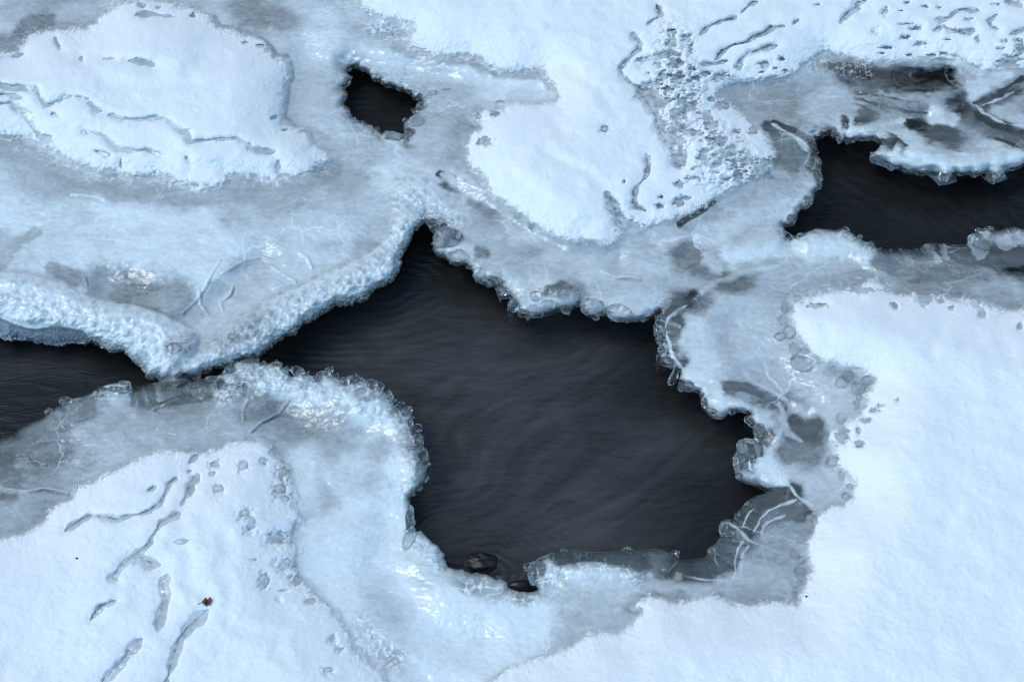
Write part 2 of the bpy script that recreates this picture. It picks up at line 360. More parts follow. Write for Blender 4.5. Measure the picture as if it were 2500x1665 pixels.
# centre lobe
for a in [(.86,65,920,400,970,430,1050,450),(.60,60,1000,270,1000,330),(.46,55,1070,300,1060,360),(.28,24,1030,425,1090,460,1150,500),(.60,70,1180,540,1280,590,1330,620),
          (.46,40,1230,600,1180,620),(.66,60,1250,660,1330,680),(.70,40,1420,700,1500,690),(.22,50,1570,590,1600,600),(.40,70,1580,500,1700,450,1780,400),
          (.48,50,1820,400,1810,340),(.30,40,1790,320,1830,370),(.12,24,1800,295,1860,345,1880,390),(.75,30,1880,430,1850,480,1810,520),(.62,50,1700,520,1620,540),
          (.85,45,1690,590,1760,560,1850,560,1960,560,2010,590),(.10,34,1035,550),(.70,30,1050,580,1090,600),(.30,30,1230,680,1330,660),(.66,40,1140,640,1200,690,1290,700)]:
    cl(*a)
# ledge
for a in [(.40,95,1720,220,1800,250),(.55,70,1900,240,2000,230,2100,220),(.10,36,2040,180,2120,190,2180,180),(.16,40,1940,165,2000,190),(.62,60,1950,280,2000,310,2100,330),(.08,38,2110,275,2140,290),
          (.35,60,2200,260,2250,290),(.66,50,2100,350,2200,375,2320,345),(.10,28,2035,335,2060,345),(.14,40,2200,240,2280,290,2354,320),(.18,36,2240,230,2320,205,2354,190),(.55,30,2290,250,2340,270),
          (.30,45,2160,310,2200,320),(.10,26,1905,305,1880,300),(.30,36,1990,265),(.70,26,1930,280,1925,310)]:
    cl(*a)
for a in [(.05,26,2090,182,2180,176),(.14,34,1960,172,2040,186),(.05,22,2120,280),(.12,30,2190,245,2250,280,2310,318),(.05,20,2255,262,2310,290),(.15,34,2150,312,2190,325),(.06,17,2030,330,2065,345),(.78,26,1935,275,1960,300,2020,318,2080,318),
          (.80,24,2090,365,2150,380,2250,385,2330,365),(.30,24,2010,240,2110,245),(.10,20,2250,235,2310,222,2340,205),(.66,24,2230,215,2300,180),(.74,26,2180,270,2140,262),(.22,30,1990,262)]:
    cl(*a)
# right shelf
for a in [(.66,80,1600,770,1590,820),(.50,90,1740,760,1720,840),(.42,60,1690,890),(.14,28,1755,918,1790,920),(.18,26,1830,905,1880,930),(.56,60,1850,860,1900,940),(.74,40,1630,900,1700,930,1740,945),
          (.24,60,1840,1010,1860,1040),(.62,36,1760,1080,1830,1130),(.50,60,1700,690,1780,650),(.28,46,1650,640,1700,640),(.46,60,1850,630,1950,620),(.36,70,2100,640,2250,650,2354,670),
          (.04,60,2060,590,2200,590,2354,600),(.22,34,1560,690,1620,690),(.10,30,1530,750,1530,800,1560,840),(.10,70,1690,1180,1760,1160,1720,1220),(.06,50,1680,1240,1660,1290,1560,1290,1300,1268),
          (.42,60,1800,1190,1770,1260,1760,1340),(.52,60,1800,1330,1650,1350,1550,1350),(.06,30,1640,1300,1660,1230),(.70,60,1330,1310,1400,1330),(.60,50,1260,1340,1300,1380),(.10,30,1715,1030,1720,1070),(.75,20,1760,960,1780,1000,1750,1090,1790,1120)]:
    cl(*a)
# front shelf
for a in [(.12,60,10,1040,100,980,200,920),(.26,60,60,1070,150,1000),(.10,34,320,895,420,885,500,885),(.46,70,220,990,400,970,500,960),(.30,60,330,930,500,920),(.34,80,100,1150,30,1130),(.42,60,60,1200,20,1220),
          (.84,70,560,860,640,870,750,900),(.30,50,590,950,650,945),(.42,50,600,990,720,980),(.85,60,830,920,880,980),(.72,80,800,1100,850,1050),(.58,50,880,1040),(.92,60,930,1090,900,1200),(.50,40,560,900,520,920),(.80,60,700,1060,700,1150)]:
    cl(*a)
# chute
for a in [(.92,120,950,1440,1100,1470,1180,1450),(.72,60,960,1270,990,1310),(.46,46,1060,1320,1150,1350),(.58,70,1400,1390),(.70,80,870,1400,900,1500),(.90,90,850,1250,830,1200),(.42,30,1200,1370,1240,1360)]:
    cl(*a)
frost = np.zeros((NV, NU))
for p, r in [(cr(8, 1400,850,1550,780,1750,740,1950,790,2000,830), 48), (cr(8, 860,930,1000,930,1150,990,1300,1000), 34), (cr(4, 640,1130,800,1120,880,1100), 32), (cr(6, 1300,150,1500,230,1800,280,2050,310), 26),
             (cr(4, 1500,1120,1700,1010,1950,1030), 45), (cr(8, 560,620,700,760), 36), (cr(8, 150,1180,240,1300,380,1420), 52), (cr(3, 920,440,1100,450,1300,500), 30), (cr(2, 250,200,420,230), 36)]:
    s_, m = stroke(p, r); frost[s_] = np.maximum(frost[s_], m)
ridge = 1-np.abs(fbm(X0/.014, Y0/.011, 2, 61))*3.2; ridge = np.clip(ridge, 0, 1)**2
H += frost*ridge*.0035
CL += frost*(ridge*.75-.12)
CL = CL*1.09+.02
CL += .05*n_st + .06*n_mid + .09*n_lo*np.clip(1-knob, .2, 1)
wisp = fbm(X0/.15+1.1*n_lo+.8*n_mid, Y0/.09+1.3*fbm(X0/.2, Y0/.2, 3, 73), 5, 71, .58)
CL += .20*np.clip(wisp, -1, 1)*np.clip(1-knob, .15, 1)
# dark hair cracks and bright pressure lines
CRACK = [cr(4, 1520,335,1600,285,1680,240,1780,225,1850,250),cr(4, 1850,290,1930,345,2010,390),cr(4, 2040,200,2090,230,2125,300),cr(4, 590,370,605,410),cr(4, 1860,440,1950,410,2010,395),
         cr(4, 1660,1320,1655,1260,1690,1190),cr(4, 1710,1400,1780,1340,1900,1280,1965,1195),cr(4, 1360,450,1370,540,1420,610),cr(4, 1590,420,1570,480,1500,530,1520,580),
         cr(7, 0,240,40,270,200,285,300,268,380,280,470,300),cr(7, 180,30,220,80,320,105),cr(4, 1250,600,1330,530,1400,430,1450,330,1500,250),
         cr(1, 500,1325,600,1340,720,1360),cr(2, 1800,0,1820,1),cr(5, 1800,320,1900,365,2000,360,2050,370),cr(4, 1050,1250,1200,1180,1300,1170)]
for p in CRACK:
    s_, m = stroke(p, 6); m = m*np.clip(.35+1.6*n_mid[s_]+.5*n_st[s_], 0, 1); H[s_] -= .004*m; CL[s_] -= .30*m
    q = [(x-5, y-4) for x, y in p]; s_, m = stroke(q, 6); H[s_] += .003*m; CL[s_] += .15*m
CL -= knob*.42*np.clip(.62-k1, 0, 1)*(.4+c1)+knob*.22*np.clip(.6-k2, 0, 1)   # bubbles: clear cores, white walls
# wiry frost and painted glints on the wet rims: white threads round clear gaps
rid2 = np.clip(1-np.abs(fbm(X0/.011, Y0/.008, 2, 171))*4.2, 0, 1)**1.5
wet = edge_near*np.array([.9, .75, .7, .9, .25, 1])[label]*np.clip(.55+1.2*fbm(X0/.08, Y0/.06, 2, 173), 0, 1.2)
CL += wet*(rid2*.55-.20); H += wet*rid2*.0018
under = sstep(-2, 10, snow_all)
CL = CL*(1-under)+under*np.clip(np.where(snow_sd['top'] > -5, .53+.32*fbm(X0/.010, Y0/.008, 3, 161), np.where(snow_sd['front'] > -5, .62, .58))+.25*n_mid, .2, .9)
dirt = np.zeros((NV, NU))
for p, r, a in [(ov(1930,150,2000,175,2080,195), 40, .9), (ov(2080,190,2190,175), 26, .8), (ov(1490,480,1640,460), 24, .4), (ov(590,30,680,45), 40, .35), (ov(700,200,690,260), 70, .12), (ov(1800,240,1720,210), 60, .35), (ov(1440,180,1530,260), 20, .3)]:
    s_, m = wstroke(p, r*KO*1.2); dirt[s_] = np.maximum(dirt[s_], m*a)
dirt *= np.clip(.6+.8*n_mid, 0, 1.2)

# ------------------------------------------------------------------ materials
def mat(name):
    m = bpy.data.materials.new(name); m.use_nodes = True
    n = m.node_tree; n.nodes.clear()
    return m, n, n.nodes.new("ShaderNodeOutputMaterial")
def nd(n, t, **kw):
    o = n.nodes.new(t)
    for k, v in kw.items():
        if k in o.inputs: o.inputs[k].default_value = v
        else: setattr(o, k, v)
    return o
def ice_material():
    m, n, out = mat("stream ice"); L = n.links.new
    at = nd(n, "ShaderNodeAttribute", attribute_name="cloud"); dt = nd(n, "ShaderNodeAttribute", attribute_name="dirt")
    geo = nd(n, "ShaderNodeNewGeometry")
    mp = nd(n, "ShaderNodeMapping"); mp.inputs['Scale'].default_value = (1, 1.5, 1); L(geo.outputs['Position'], mp.inputs['Vector'])
    n1 = nd(n, "ShaderNodeTexNoise", Scale=55.0, Detail=8.0, Roughness=.62); L(mp.outputs[0], n1.inputs['Vector'])
    n2 = nd(n, "ShaderNodeTexNoise", Scale=420.0, Detail=4.0, Roughness=.6); L(geo.outputs['Position'], n2.inputs['Vector'])
    a1 = nd(n, "ShaderNodeMath", operation='MULTIPLY_ADD'); a1.inputs[1].default_value = .42; a1.inputs[2].default_value = -.21; L(n1.outputs[0], a1.inputs[0])
    a2 = nd(n, "ShaderNodeMath", operation='MULTIPLY_ADD'); a2.inputs[1].default_value = .27; a2.inputs[2].default_value = -.135; L(n2.outputs[0], a2.inputs[0])
    s1 = nd(n, "ShaderNodeMath", operation='ADD'); L(a1.outputs[0], s1.inputs[0]); L(a2.outputs[0], s1.inputs[1])
    k1_ = nd(n, "ShaderNodeMath", operation='MULTIPLY_ADD'); k1_.use_clamp = True; k1_.inputs[1].default_value = 3.2; k1_.inputs[2].default_value = -.06; L(at.outputs['Fac'], k1_.inputs[0])
    nm = nd(n, "ShaderNodeMath", operation='MULTIPLY'); L(s1.outputs[0], nm.inputs[0]); L(k1_.outputs[0], nm.inputs[1])
    # healed cracks: thin white veins, broken up, and strings of tiny bubbles
    nw = nd(n, "ShaderNodeTexNoise", Scale=14.0, Detail=4.0, Roughness=.6); L(geo.outputs['Position'], nw.inputs['Vector'])
    wv = nd(n, "ShaderNodeVectorMath", operation='MULTIPLY_ADD'); wv.inputs[1].default_value = (.09, .09, .0); L(nw.outputs['Color'], wv.inputs[0]); L(geo.outputs['Position'], wv.inputs[2])
    vo = nd(n, "ShaderNodeTexVoronoi", feature='DISTANCE_TO_EDGE', voronoi_dimensions='2D', Scale=8.5); L(wv.outputs[0], vo.inputs['Vector'])
    vr = nd(n, "ShaderNodeMapRange"); vr.inputs[1].default_value = 0.0; vr.inputs[2].default_value = .030; vr.inputs[3].default_value = 1.0; vr.inputs[4].default_value = 0.0; L(vo.outputs[0], vr.inputs[0])
    nk = nd(n, "ShaderNodeTexNoise", Scale=5.0, Detail=3.0); L(geo.outputs['Position'], nk.inputs['Vector'])
    kr = nd(n, "ShaderNodeMapRange"); kr.inputs[1].default_value = .50; kr.inputs[2].default_value = .68; kr.inputs[3].default_value = 0.0; kr.inputs[4].default_value = .38; L(nk.outputs[0], kr.inputs[0])
    vm = nd(n, "ShaderNodeMath", operation='MULTIPLY'); L(vr.outputs[0], vm.inputs[0]); L(kr.outputs[0], vm.inputs[1])
    vb = nd(n, "ShaderNodeTexVoronoi", feature='F1', voronoi_dimensions='2D', Scale=210.0); L(geo.outputs['Position'], vb.inputs['Vector'])
    br = nd(n, "ShaderNodeMapRange"); br.inputs[1].default_value = .12; br.inputs[2].default_value = .28; br.inputs[3].default_value = .30; br.inputs[4].default_value = 0.0; L(vb.outputs[0], br.inputs[0])
    bm_ = nd(n, "ShaderNodeMath", operation='MULTIPLY'); L(br.outputs[0], bm_.inputs[0]); L(kr.outputs[0], bm_.inputs[1])
    t1 = nd(n, "ShaderNodeMath", operation='ADD'); L(nm.outputs[0], t1.inputs[0]); L(vm.outputs[0], t1.inputs[1])
    t2 = nd(n, "ShaderNodeMath", operation='ADD'); L(t1.outputs[0], t2.inputs[0]); L(bm_.outputs[0], t2.inputs[1])
    s2 = nd(n, "ShaderNodeMath", operation='ADD'); s2.use_clamp = True; L(t2.outputs[0], s2.inputs[0]); L(at.outputs['Fac'], s2.inputs[1])
    bp = nd(n, "ShaderNodeBump", Strength=.14, Distance=.004)
    L(s1.outputs[0], bp.inputs['Height'])
    dif = nd(n, "ShaderNodeBsdfPrincipled", Roughness=.18, IOR=1.31)
    mixc = nd(n, "ShaderNodeMix", data_type='RGBA'); mixc.inputs[6].default_value = (.80, .86, .88, 1); mixc.inputs[7].default_value = (.33, .28, .24, 1)
    dif.inputs['Coat Weight'].default_value = 1; dif.inputs['Coat Roughness'].default_value = .06; dif.inputs['Coat IOR'].default_value = 1.31
    L(dt.outputs['Fac'], mixc.inputs[0]); L(mixc.outputs[2], dif.inputs['Base Color']); L(bp.outputs[0], dif.inputs['Normal'])
    gl = nd(n, "ShaderNodeBsdfPrincipled", Roughness=.025, IOR=1.31); gl.inputs['Transmission Weight'].default_value = 1
    gl.inputs['Base Color'].default_value = (.93, .96, .98, 1); L(bp.outputs[0], gl.inputs['Normal'])
    mx = nd(n, "ShaderNodeMixShader"); L(s2.outputs[0], mx.inputs[0]); L(gl.outputs[0], mx.inputs[1]); L(dif.outputs[0], mx.inputs[2])
    L(mx.outputs[0], out.inputs[0]); return m
def clear_material(name, lo, hi):
    m, n, out = mat(name); L = n.links.new
    geo = nd(n, "ShaderNodeNewGeometry")
    n1 = nd(n, "ShaderNodeTexNoise", Scale=90.0, Detail=4.0, Roughness=.6); L(geo.outputs['Position'], n1.inputs['Vector'])
    bp = nd(n, "ShaderNodeBump", Strength=.25, Distance=.004); L(n1.outputs[0], bp.inputs['Height'])
    gl = nd(n, "ShaderNodeBsdfPrincipled", Roughness=.0, IOR=1.31); gl.inputs['Transmission Weight'].default_value = 1
    gl.inputs['Base Color'].default_value = (.95, .97, .98, 1); L(bp.outputs[0], gl.inputs['Normal'])
    df = nd(n, "ShaderNodeBsdfPrincipled", Roughness=.3, IOR=1.31); df.inputs['Base Color'].default_value = (.80, .86, .88, 1); L(bp.outputs[0], df.inputs['Normal'])
    rp = nd(n, "ShaderNodeMapRange"); rp.inputs[1].default_value = .48; rp.inputs[2].default_value = .75; rp.inputs[3].default_value = lo; rp.inputs[4].default_value = hi
    L(n1.outputs[0], rp.inputs[0])
    mx = nd(n, "ShaderNodeMixShader"); L(rp.outputs[0], mx.inputs[0]); L(gl.outputs[0], mx.inputs[1]); L(df.outputs[0], mx.inputs[2])
    L(mx.outputs[0], out.inputs[0]); return m
def snow_material():
    m, n, out = mat("fresh snow"); L = n.links.new
    geo = nd(n, "ShaderNodeNewGeometry")
    n1 = nd(n, "ShaderNodeTexNoise", Scale=330.0, Detail=5.0, Roughness=.7); L(geo.outputs['Position'], n1.inputs['Vector'])
    n2 = nd(n, "ShaderNodeTexNoise", Scale=18.0, Detail=4.0, Roughness=.55); L(geo.outputs['Position'], n2.inputs['Vector'])
    ad = nd(n, "ShaderNodeMath", operation='MULTIPLY_ADD'); ad.inputs[1].default_value = 1.0; L(n2.outputs[0], ad.inputs[0]); L(n1.outputs[0], ad.inputs[2])
    bp = nd(n, "ShaderNodeBump", Strength=.10, Distance=.003); L(ad.outputs[0], bp.inputs['Height'])
    b = nd(n, "ShaderNodeBsdfPrincipled", Roughness=.7, IOR=1.31); b.inputs['Base Color'].default_value = (.88, .90, .91, 1)
    b.inputs['Specular IOR Level'].default_value = .25
    L(bp.outputs[0], b.inputs['Normal'])
    th = nd(n, "ShaderNodeAttribute", attribute_name="thick")           # loose grains thin out where the cover gets shallow
    n3 = nd(n, "ShaderNodeTexNoise", Scale=520.0, Detail=3.0, Roughness=.7); L(geo.outputs['Position'], n3.inputs['Vector'])
    q1 = nd(n, "ShaderNodeMath", operation='MULTIPLY_ADD'); q1.inputs[1].default_value = 14.0; q1.inputs[2].default_value = -7.2; L(n3.outputs[0], q1.inputs[0])
    q2 = nd(n, "ShaderNodeMath", operation='MULTIPLY_ADD'); q2.inputs[1].default_value = .75; q2.use_clamp = True; L(th.outputs['Fac'], q2.inputs[0]); L(q1.outputs[0], q2.inputs[2])
    tr = nd(n, "ShaderNodeBsdfTransparent"); mx = nd(n, "ShaderNodeMixShader")
    L(q2.outputs[0], mx.inputs[0]); L(tr.outputs[0], mx.inputs[1]); L(b.outputs[0], mx.inputs[2]); L(mx.outputs[0], out.inputs[0]); return m
def water_material():
    m, n, out = mat("dark stream water"); L = n.links.new
    geo = nd(n, "ShaderNodeNewGeometry")
    mp = nd(n, "ShaderNodeMapping"); mp.inputs['Scale'].default_value = (1, 4.2, 1); mp.inputs['Rotation'].default_value = (0, 0, .18); L(geo.outputs['Position'], mp.inputs['Vector'])
    n1 = nd(n, "ShaderNodeTexNoise", Scale=9.0, Detail=6.0, Roughness=.6); n1.inputs['Distortion'].default_value = 1.4; L(mp.outputs[0], n1.inputs['Vector'])
    bp = nd(n, "ShaderNodeBump", Strength=.25, Distance=.010); L(n1.outputs[0], bp.inputs['Height'])
    b = nd(n, "ShaderNodeBsdfPrincipled", Roughness=.035, IOR=1.33); sa = nd(n, "ShaderNodeAttribute", attribute_name="water_sheen")
    n4 = nd(n, "ShaderNodeTexNoise", Scale=6.0, Detail=8.0, Roughness=.66); n4.inputs['Distortion'].default_value = 1.1; L(mp.outputs[0], n4.inputs['Vector'])
    rm = nd(n, "ShaderNodeMapRange"); rm.inputs[1].default_value = .3; rm.inputs[2].default_value = .72; rm.inputs[3].default_value = .80; rm.inputs[4].default_value = 1.25; L(n4.outputs[0], rm.inputs[0])
    ml = nd(n, "ShaderNodeMath", operation='MULTIPLY'); ml.use_clamp = True; L(sa.outputs['Fac'], ml.inputs[0]); L(rm.outputs[0], ml.inputs[1])
    mc = nd(n, "ShaderNodeMix", data_type='RGBA'); mc.inputs[6].default_value = (.0090, .0086, .0082, 1); mc.inputs[7].default_value = (.082, .081, .081, 1)  # pale end stands in for sky reflected on the pool
    L(ml.outputs[0], mc.inputs[0]); L(mc.outputs[2], b.inputs['Base Color'])
    L(bp.outputs[0], b.inputs['Normal']); L(b.outputs[0], out.inputs[0]); return m
def plain(name, col, rough, bump=0, scale=60, col2=None):
    m, n, out = mat(name); L = n.links.new
    b = nd(n, "ShaderNodeBsdfPrincipled", Roughness=rough); b.inputs['Base Color'].default_value = (*col, 1)
    geo = nd(n, "ShaderNodeNewGeometry"); n1 = nd(n, "ShaderNodeTexNoise", Scale=float(scale), Detail=6.0); L(geo.outputs['Position'], n1.inputs['Vector'])
    if bump:
        bp = nd(n, "ShaderNodeBump", Strength=bump, Distance=.004); L(n1.outputs[0], bp.inputs['Height']); L(bp.outputs[0], b.inputs['Normal'])
    if col2:
        mc = nd(n, "ShaderNodeMix", data_type='RGBA'); mc.inputs[6].default_value = (*col, 1); mc.inputs[7].default_value = (*col2, 1)
        L(n1.outputs[0], mc.inputs[0]); L(mc.outputs[2], b.inputs['Base Color'])
    L(b.outputs[0], out.inputs[0]); return m
M_MILKY = clear_material("cloudy bead ice", .35, .85)
M_ICE, M_CLEAR, M_SNOW, M_WATER = ice_material(), clear_material("clear ice", .0, .14), snow_material(), water_material()
M_ROCK = plain("wet dark stone", (.006, .0055, .005), .42, .8, 60, (.022, .02, .016))
M_BED = plain("stream bed", (.02, .017, .013), .8)
M_LEAF = plain("dry red brown leaf", (.11, .026, .020), .7, .5, 300, (.21, .10, .055))
M_SEED = plain("dark seed husk", (.03, .018, .012), .7)

# ------------------------------------------------------------------ object helpers
COL = S.collection
def link(name, me, parent=None, loc=None):
    o = bpy.data.objects.new(name, me); COL.objects.link(o)
    if loc is not None: o.location = loc
    if parent is not None: o.parent = parent
    return o
def tag(o, label_=None, cat=None, group=None, kind=None):
    if label_: o["label"] = label_
    if cat: o["category"] = cat
    if group: o["group"] = group
    if kind: o["kind"] = kind
    return o
def mesh_np(name, co, quads, material, attrs=None):
    me = bpy.data.meshes.new(name)
    me.vertices.add(len(co)); me.vertices.foreach_set("co", np.ascontiguousarray(co, np.float32).ravel())
    nq = len(quads)
    me.loops.add(nq*4); me.polygons.add(nq)
    me.loops.foreach_set("vertex_index", np.ascontiguousarray(quads, np.int32).ravel())
    me.polygons.foreach_set("loop_start", np.arange(0, nq*4, 4, dtype=np.int32))
    for k, a in (attrs or {}).items():
        at = me.attributes.new(k, 'FLOAT', 'POINT'); at.data.foreach_set("value", np.ascontiguousarray(a, np.float32))
    me.update(calc_edges=True)
    me.polygons.foreach_set("use_smooth", np.ones(nq, bool))
    me.validate()
    me.materials.append(material)
    return me
def cells_to_mesh(name, mask, PX, PY, PZ, material, attrs=None, skirt_from=None):
    """quads of the grid where mask; optional rolled-under skirt along the edge towards the water"""
    ii, jj = np.nonzero(mask)
    idx = lambda i, j: i*NU+j
    q = np.stack([idx(ii+1, jj), idx(ii+1, jj+1), idx(ii, jj+1), idx(ii, jj)], 1)
    used, inv = np.unique(q, return_inverse=True); q = inv.reshape(-1, 4)
    co = np.stack([PX.ravel()[used], PY.ravel()[used], PZ.ravel()[used]], 1)
    av = {k: a.ravel()[used] for k, a in (attrs or {}).items()}
    if skirt_from is not None:
        wet = skirt_from.ravel()[used]                        # vertices on the water line
        e = np.concatenate([q[:, [0, 1]], q[:, [1, 2]], q[:, [2, 3]], q[:, [3, 0]]])
        key = np.sort(e, 1); ks = key[:, 0].astype(np.int64)*len(used)+key[:, 1]
        _, first, cnt = np.unique(ks, return_index=True, return_counts=True)
        e = e[first[cnt == 1]]
        e = e[wet[e[:, 0]] & wet[e[:, 1]]]
        if len(e):
            vs, einv = np.unique(e, return_inverse=True); einv = einv.reshape(-1, 2)
            nx = -GX.ravel()[used][vs]; ny = GY.ravel()[used][vs]   # inward (image v grows towards the viewer = -y)
            l = np.maximum(np.hypot(nx, ny), .6); nx /= l; ny /= l
            prev = vs; n0 = len(co)
            for (inn, dz) in ((.004, -.012), (.014, -.022), (.03, -.027), (.06, -.030)):
                c2 = co[vs].copy(); c2[:, 0] += nx*inn; c2[:, 1] += ny*inn; c2[:, 2] = np.maximum(c2[:, 2]+dz, -.105)
                new = np.arange(len(co), len(co)+len(vs)); co = np.concatenate([co, c2])
                for k in av: av[k] = np.concatenate([av[k], av[k][vs]])
                q = np.concatenate([q, np.stack([prev[einv[:, 1]], prev[einv[:, 0]], new[einv[:, 0]], new[einv[:, 1]]], 1)])
                prev = new
    return mesh_np(name, co, q, material, av)

# ------------------------------------------------------------------ setting: bed, water, far ground
WATER_Z = -.10
def sheet(name, x0, x1, y0, y1, nx, ny, zf, material):
    xs = np.linspace(x0, x1, nx); ys = np.linspace(y0, y1, ny); X, Y = np.meshgrid(xs, ys)
    Z = zf(X, Y); i, j = np.meshgrid(np.arange(ny-1), np.arange(nx-1), indexing='ij'); i = i.ravel(); j = j.ravel()
    q = np.stack([i*nx+j, i*nx+j+1, (i+1)*nx+j+1, (i+1)*nx+j], 1)
    return mesh_np(name, np.stack([X.ravel(), Y.ravel(), Z.ravel()], 1), q, material)
def waves(X, Y):
    w = .0022*fbm(X/.30, Y/.16, 2, 81)+.0007*fbm(X/.16+.8*Y, Y/.05, 2, 83)
    ph = np.hypot((X+.35)*.55, Y-.25)                      # ripples curving out from the upstream lip and from the stones
    rip = np.sin((ph+.020*fbm(X/.14, Y/.10, 3, 85))*2*math.pi/.024)*np.clip(.25+fbm(X/.30, Y/.20, 2, 87)*1.7, 0, 1)*.0007
    sx, sy, _ = world(1190, 1400, WATER_Z); ps = np.hypot(X-sx, (Y-sy)*1.3)
    rip += np.sin((ps+.02*fbm(X/.08, Y/.08, 2, 89))*2*math.pi/.019)*np.exp(-ps/.16)*.0013
    return WATER_Z+w+rip
def water_sheen(me):  # pale sky sheen and swirling streaks put into the water's colour
    co = np.empty(len(me.vertices)*3, np.float32); me.vertices.foreach_get("co", co); co = co.reshape(-1, 3)
    v_ = np.full(len(co), .10)
    for (c, pts, r, a) in [(5, (500,950,900,1100,1300,1150), 300, .75), (5, (300,850,600,1050,900,1050), 120, .9), (8, (900,100,1300,300,1500,500), 330, .75), (5, (150,700,900,700,1700,850), 180, .40), (8, (1900,100,1800,500), 260, .5),
                           (6, (-300,1450,0,1480,200,1500), 120, .35), (4, (0,950,500,950), 90, .25)]:
        p = np.array([world(u, v, WATER_Z)[:2] for u, v in cr(c, *pts)]); d = np.full(len(co), 9.0)
        for A, B in zip(p[:-1], p[1:]):
            e = B-A; t = np.clip(((co[:, :2]-A)@e)/(e@e), 0, 1); d = np.minimum(d, np.hypot(*(co[:, :2]-A-t[:, None]*e).T))
        m = np.clip(1-d/(r*MPP), 0, 1); m = m*m*(3-2*m); v_ = v_+(1-v_)*m*a
    X, Y = co[:, 0].astype(float), co[:, 1].astype(float)
    wx = fbm(X/.35, Y/.30, 3, 141); wy = fbm(X/.35, Y/.30, 3, 143); an = .25+.9*fbm(X/.6, Y/.5, 2, 145)
    A = (X+.10*wx)*np.cos(an)+(Y+.07*wy)*np.sin(an); B = -(X+.10*wx)*np.sin(an)+(Y+.07*wy)*np.cos(an)
    sw = .6*fbm(A/.20, B/.05, 4, 147, .55)+.4*fbm(A/.07, B/.016, 3, 149)+.5*fbm(X/.3, Y/.3, 3, 151)
    v_ = np.clip(v_*(.70+.58*sw), 0, 1)
    at = me.attributes.new("water_sheen", 'FLOAT', 'POINT'); at.data.foreach_set("value", v_.astype(np.float32)); return me
water = link("water", water_sheen(sheet("water", -1.9, 1.9, -1.3, 1.5, 760, 620, waves, M_WATER))); tag(water, kind='structure')
bed = link("stream_bed", sheet("stream_bed", -8, 8, -6, 10, 60, 60, lambda X, Y: -.45+.05*fbm(X/1.5, Y/1.5, 3, 90), M_BED)); tag(bed, kind='structure')
def ring():
    co = []; q = []
    xs = [-60, -5.6, 5.6, 60]; ys = [-60, -1.75, 6.4, 60]
    for i in range(4):
        for j in range(4): co.append((xs[j], ys[i], .02))
    for i in range(3):
        for j in range(3):
            if (i, j) != (1, 1): q.append((i*4+j, i*4+j+1, (i+1)*4+j+1, (i+1)*4+j))
    return mesh_np("ground", np.array(co, float), np.array(q), M_SNOW_FAR)
M_SNOW_FAR = plain("far snow", (.88, .90, .91), .7, .4, 30)
ground = link("ground", ring()); tag(ground, kind='structure')

# dark spruce wood on the far bank: out of frame, mirrored in the upper pools
def wood():
    rg = np.random.default_rng(21); co = []; f = []
    for t in range(46):
        x = -17+t*.78+rg.uniform(-.5, .5); y = 6.9+rg.uniform(0, 2.6)+.012*x*x; h = rg.uniform(9.5, 13.5); w = h*rg.uniform(.13, .17); lv = 13
        for l in range(lv):
            z0 = .6+(h-.6)*l/lv; rr = w*(1-l/lv)**.8*rg.uniform(.85, 1.15)+.05; z1 = z0+(h-.6)/lv*1.9; n0 = len(co); K = 9; a0 = rg.random()*6
            for a in range(K*2):
                q = rr*(1 if a % 2 == 0 else .55)*rg.uniform(.8, 1.2); co.append((x+q*math.cos(a0+a*math.pi/K), y+q*math.sin(a0+a*math.pi/K), z0-(.18 if a % 2 == 0 else 0)))
            co.append((x, y, z1))
            for a in range(K*2): f.append((n0+a, n0+(a+1) % (K*2), n0+K*2))
        n0 = len(co)
        for a in range(6): co.append((x+.14*math.cos(a), y+.14*math.sin(a), 0))
        co.append((x, y, h*.8))
        for a in range(6): f.append((n0+a, n0+(a+1) % 6, n0+6))
    me = bpy.data.meshes.new("spruce_wood"); me.from_pydata(co, [], f); me.materials.append(plain("spruce needles", (.022, .028, .018), .9, col2=(.035, .035, .022))); me.update(); return me
tag(link("spruce_wood", wood()), "dark spruce wood along the far bank", "wood", kind="stuff")

# ------------------------------------------------------------------ ice vertices: outside ones slide onto the water line
inside = D > 0
nb = inside.copy()
nb[1:] |= inside[:-1]; nb[:-1] |= inside[1:]; nb[:, 1:] |= inside[:, :-1]; nb[:, :-1] |= inside[:, 1:]
nb2 = nb.copy(); nb2[:, 1:] |= nb[:, :-1]; nb2[:, :-1] |= nb[:, 1:]
edge = nb2 & ~inside
g2 = gx*gx+gy*gy+1e-6
mv = np.clip(sdw/g2, -4, 4)
SU = np.where(edge, UU-np.clip(mv*gx, -3.2, 3.2), UU); SV = np.where(edge, VV-np.clip(mv*gy, -3.2, 3.2), VV)
low_right = sstep(1120, 1200, VV)*(label == 3)
clr = (1-rough_edge)*np.exp(-np.clip(D-4, 0, None)/11.0)*np.array([.80, .8, .60, .95, 0, 1])[label]*(1-low_right)
cells = sstep(.62, .40, wl)                    # clear cores of the drip lobes, white seams between them
CL = CL*(1-clr)+clr*np.clip(.85-.80*cells+.25*n_mid, .03, 1)
